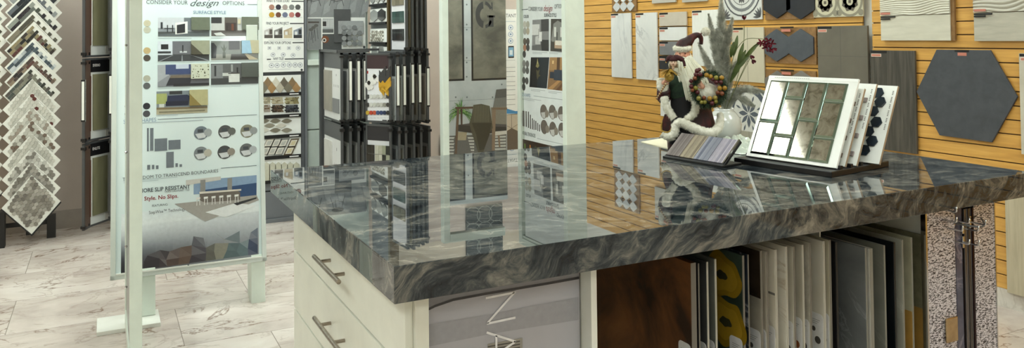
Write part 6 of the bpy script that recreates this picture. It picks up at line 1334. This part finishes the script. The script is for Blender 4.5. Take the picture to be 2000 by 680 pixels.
# ------------------------------------------------------------------ white vase with silver grasses and flower stems
VP = Vector((2.60, 3.02, TZ)); vs_ = 1/ (F_/((VP-CAM).dot(fw))); yv = math.atan2(VP.x, VP.y); VM = Matrix.Translation(VP) @ Matrix.Rotation(-yv, 4, 'Z')
from_px = lambda px, py, d=0: Vector(((px-vx)*vs_, d, (vy-py)*vs_))
q = VP-CAM; vx = 1000+F_*q.dot(cr)/q.dot(fw); vy = CY-F_*q.dot(cu)/q.dot(fw)
va = thing('vase', 'squat glossy white vase behind the bearded figurine', 'vase', VM @ Matrix.Translation(((1414-vx)*vs_, 0, 0)))
m = MB(); m.lathe([(.05, 0), (.062, .006), (.078, .04), (.082, .075), (.074, .11), (.055, .135), (.045, .145), (.05, .155), (.046, .155), (.04, .145), (.04, .10)], 32); m.build('body', plain('white_glaze', '#d9ddd8', .12, coat=.5), va, smooth=True)
VX = (1414-vx)*vs_; mouth = Vector((VX, 0, .145))
PLU = mottle('silver_plume', '#9a9c90', '#d6d7cc', 30, .85)
plist = [((1412, -6), 26, .40, 'tallest silver grass plume'), ((1402, 58), 24, .28, 'silver grass plume just right of the burgundy hat'), ((1388, 28), 20, .30, 'silver plume between the hat pompom and the tallest plume'), ((1433, 36), 24, .34, 'silver grass plume right of the tallest'), ((1368, 84), 18, .24, 'low silver plume above the white beard'), ((1460, 108), 24, .28, 'silver plume leaning toward the cream tile'), ((1488, 178), 22, .24, 'drooping silver plume over the patterned tile'), ((1444, 128), 24, .24, 'short upright silver plume over the vase'), ((1384, 112), 18, .20, 'short silver plume behind the white beard'), ((1470, 205), 20, .18, 'lowest silver plume touching the patterned tile'), ((1424, 96), 24, .26, 'middle silver plume in front of the tallest')]
for i, ((px, py), wd, L, lab) in enumerate(plist):
    tip = from_px(px, py, .01*((i % 3)-1)); t = thing('grass_plume', lab+', in the white vase', 'dried grass', VM @ Matrix.Translation(mouth)); tp = tip-mouth
    mid = tp*.5+Vector((0 if px < 1430 else -.02, 0, .02 if px < 1440 else .05)); P = catm([Vector((0, 0, -.03)), mid, tp], 10)
    m = MB(); m.tube(P, .0012, 5); m.build('stem', PLU, t)
    m = MB(); rr = random.Random(30+i); tot = sum((P[k+1]-P[k]).length for k in range(len(P)-1)); acc = 0; segs = []
    for k in range(len(P)-1): segs.append((acc, P[k], P[k+1])); acc += (P[k+1]-P[k]).length
    for _ in range(int(1500*L/.2)):
        s_ = tot-L*rr.random()**.9 if L < tot else tot*rr.random(); k = max(j for j in range(len(segs)) if segs[j][0] <= max(s_, 0)); a = (s_-segs[k][0])/(segs[k][2]-segs[k][1]).length; c = segs[k][1].lerp(segs[k][2], a); ax = (segs[k][2]-segs[k][1]).normalized()
        fr_ = (tot-s_)/L; W_ = wd*.8*vs_*min(1, .25+fr_*1.8)*(1 if fr_ < .8 else .7); d = ax.orthogonal().normalized(); d.rotate(Matrix.Rotation(rr.random()*6.283, 3, ax)); dd = (d*.6+ax*.9).normalized(); Lh = W_*rr.uniform(.5, 1.25); hair(m, c, dd, Lh, .0010, rr)
        for q_ in (.35, .6): hair(m, c+dd*Lh*q_, (dd+Vector((rr.uniform(-.7, .7), rr.uniform(-.7, .7), rr.uniform(-.4, .7)))).normalized(), Lh*.4, .0009, rr)
    m.build('plume', PLU, t)
LEAF = mottle('olive_leaf', '#2f3d1c', '#55672c', 8, .45); FLW = mottle('dark_red_petal', '#4c0f1e', '#862838', 20, .5); STM = plain('stem_green', '#5a6238', .6)
def leafp(m, a, b_, w, bend):
    a, b_ = Vector(a), Vector(b_); d = b_-a; s = d.cross(Vector((0, 1, 0))).normalized(); n = 9; vs = []
    for k in range(n+1):
        f = k/n; c = a+d*f+Vector((0, -bend*math.sin(PI*f), 0)); ww = w*math.sin(PI*min(1, f*.92+.04))**.8
        vs += [tuple(c-s*ww), tuple(c+Vector((0, .004, 0))), tuple(c+s*ww)]
    m.add(vs, [(k*3+j, k*3+j+1, k*3+j+4, k*3+j+3) for k in range(n) for j in (0, 1)])
fl = [
 ('flower stem with a single upright dark red bud', [(1424, 215), (1440, 150), (1452, 90), (1454, 52)], [], [(1454, 40, 1)]),
 ('flower stem with wide olive leaves and clustered dark red petals', [(1424, 215), (1440, 160), (1462, 112), (1480, 88), (1492, 84)], [((1426, 160), (1456, 98), .022), ((1434, 140), (1464, 104), .017), ((1452, 114), (1480, 84), .016)], [(1485, 84, 0), (1497, 82, 0), (1503, 86, 0), (1500, 94, 0), (1492, 88, 0)]),
 ('leafy stem with drooping dark red petals beside the cream tile', [(1424, 215), (1438, 165), (1460, 120), (1466, 110)], [((1433, 110), (1441, 70), .016), ((1428, 112), (1434, 82), .018), ((1440, 125), (1452, 84), .016)], [(1467, 116, 2), (1464, 108, 2)]),
 ('thin arching stem ending in dark red petals', [(1424, 215), (1430, 120), (1452, 80), (1480, 76), (1494, 80)], [], [(1493, 93, 0), (1504, 95, 0)]),
]
for i, (lab, sp_, lv, fw_) in enumerate(fl):
    t = thing('flower_stem', lab+', in the white vase', 'flower', VM @ Matrix.Translation(mouth)); dd = -.03-.012*i; o = lambda x, y, e=0: from_px(x, y, dd+e)-mouth
    m = MB(); pts = [Vector((0, 0, -.02))]+[o(*p) for p in sp_[1:]]; m.tube(catm(pts), .0014, 6); m.build('stem', STM, t)
    for a, b_, w in lv: m = MB(); leafp(m, o(*a), o(*b_), w*.62, .012); m.build('leaf', LEAF, t, smooth=True)
    for (x, y, k) in fw_:
        m = MB(); c = o(x, y, -.004); rr = random.Random(int(x))
        for j in range(5):
            a = rr.uniform(0, 6.28) if k == 0 else (PI/2+rr.uniform(-.5, .5) if k == 1 else -PI/3+rr.uniform(-.6, .6)); e = c+Vector((.022*math.cos(a), rr.uniform(-.01, .01), .022*math.sin(a))); leafp(m, c, e, .0045, .003)
        m.build('petals', FLW, t)
# ------------------------------------------------------------------ render look
sc = bpy.context.scene
w = bpy.data.worlds.new('world'); sc.world = w; w.use_nodes = True; w.node_tree.nodes['Background'].inputs[0].default_value = (.8, .85, .82, 1); w.node_tree.nodes['Background'].inputs[1].default_value = .3
sc.view_settings.view_transform = 'Standard'; sc.view_settings.look = 'None'; sc.view_settings.gamma = 1; sc.view_settings.use_curve_mapping = False
sc.view_settings.exposure = 0
sc.cycles.use_denoising = True; sc.cycles.max_bounces = 8; sc.cycles.diffuse_bounces = 4; sc.cycles.glossy_bounces = 5
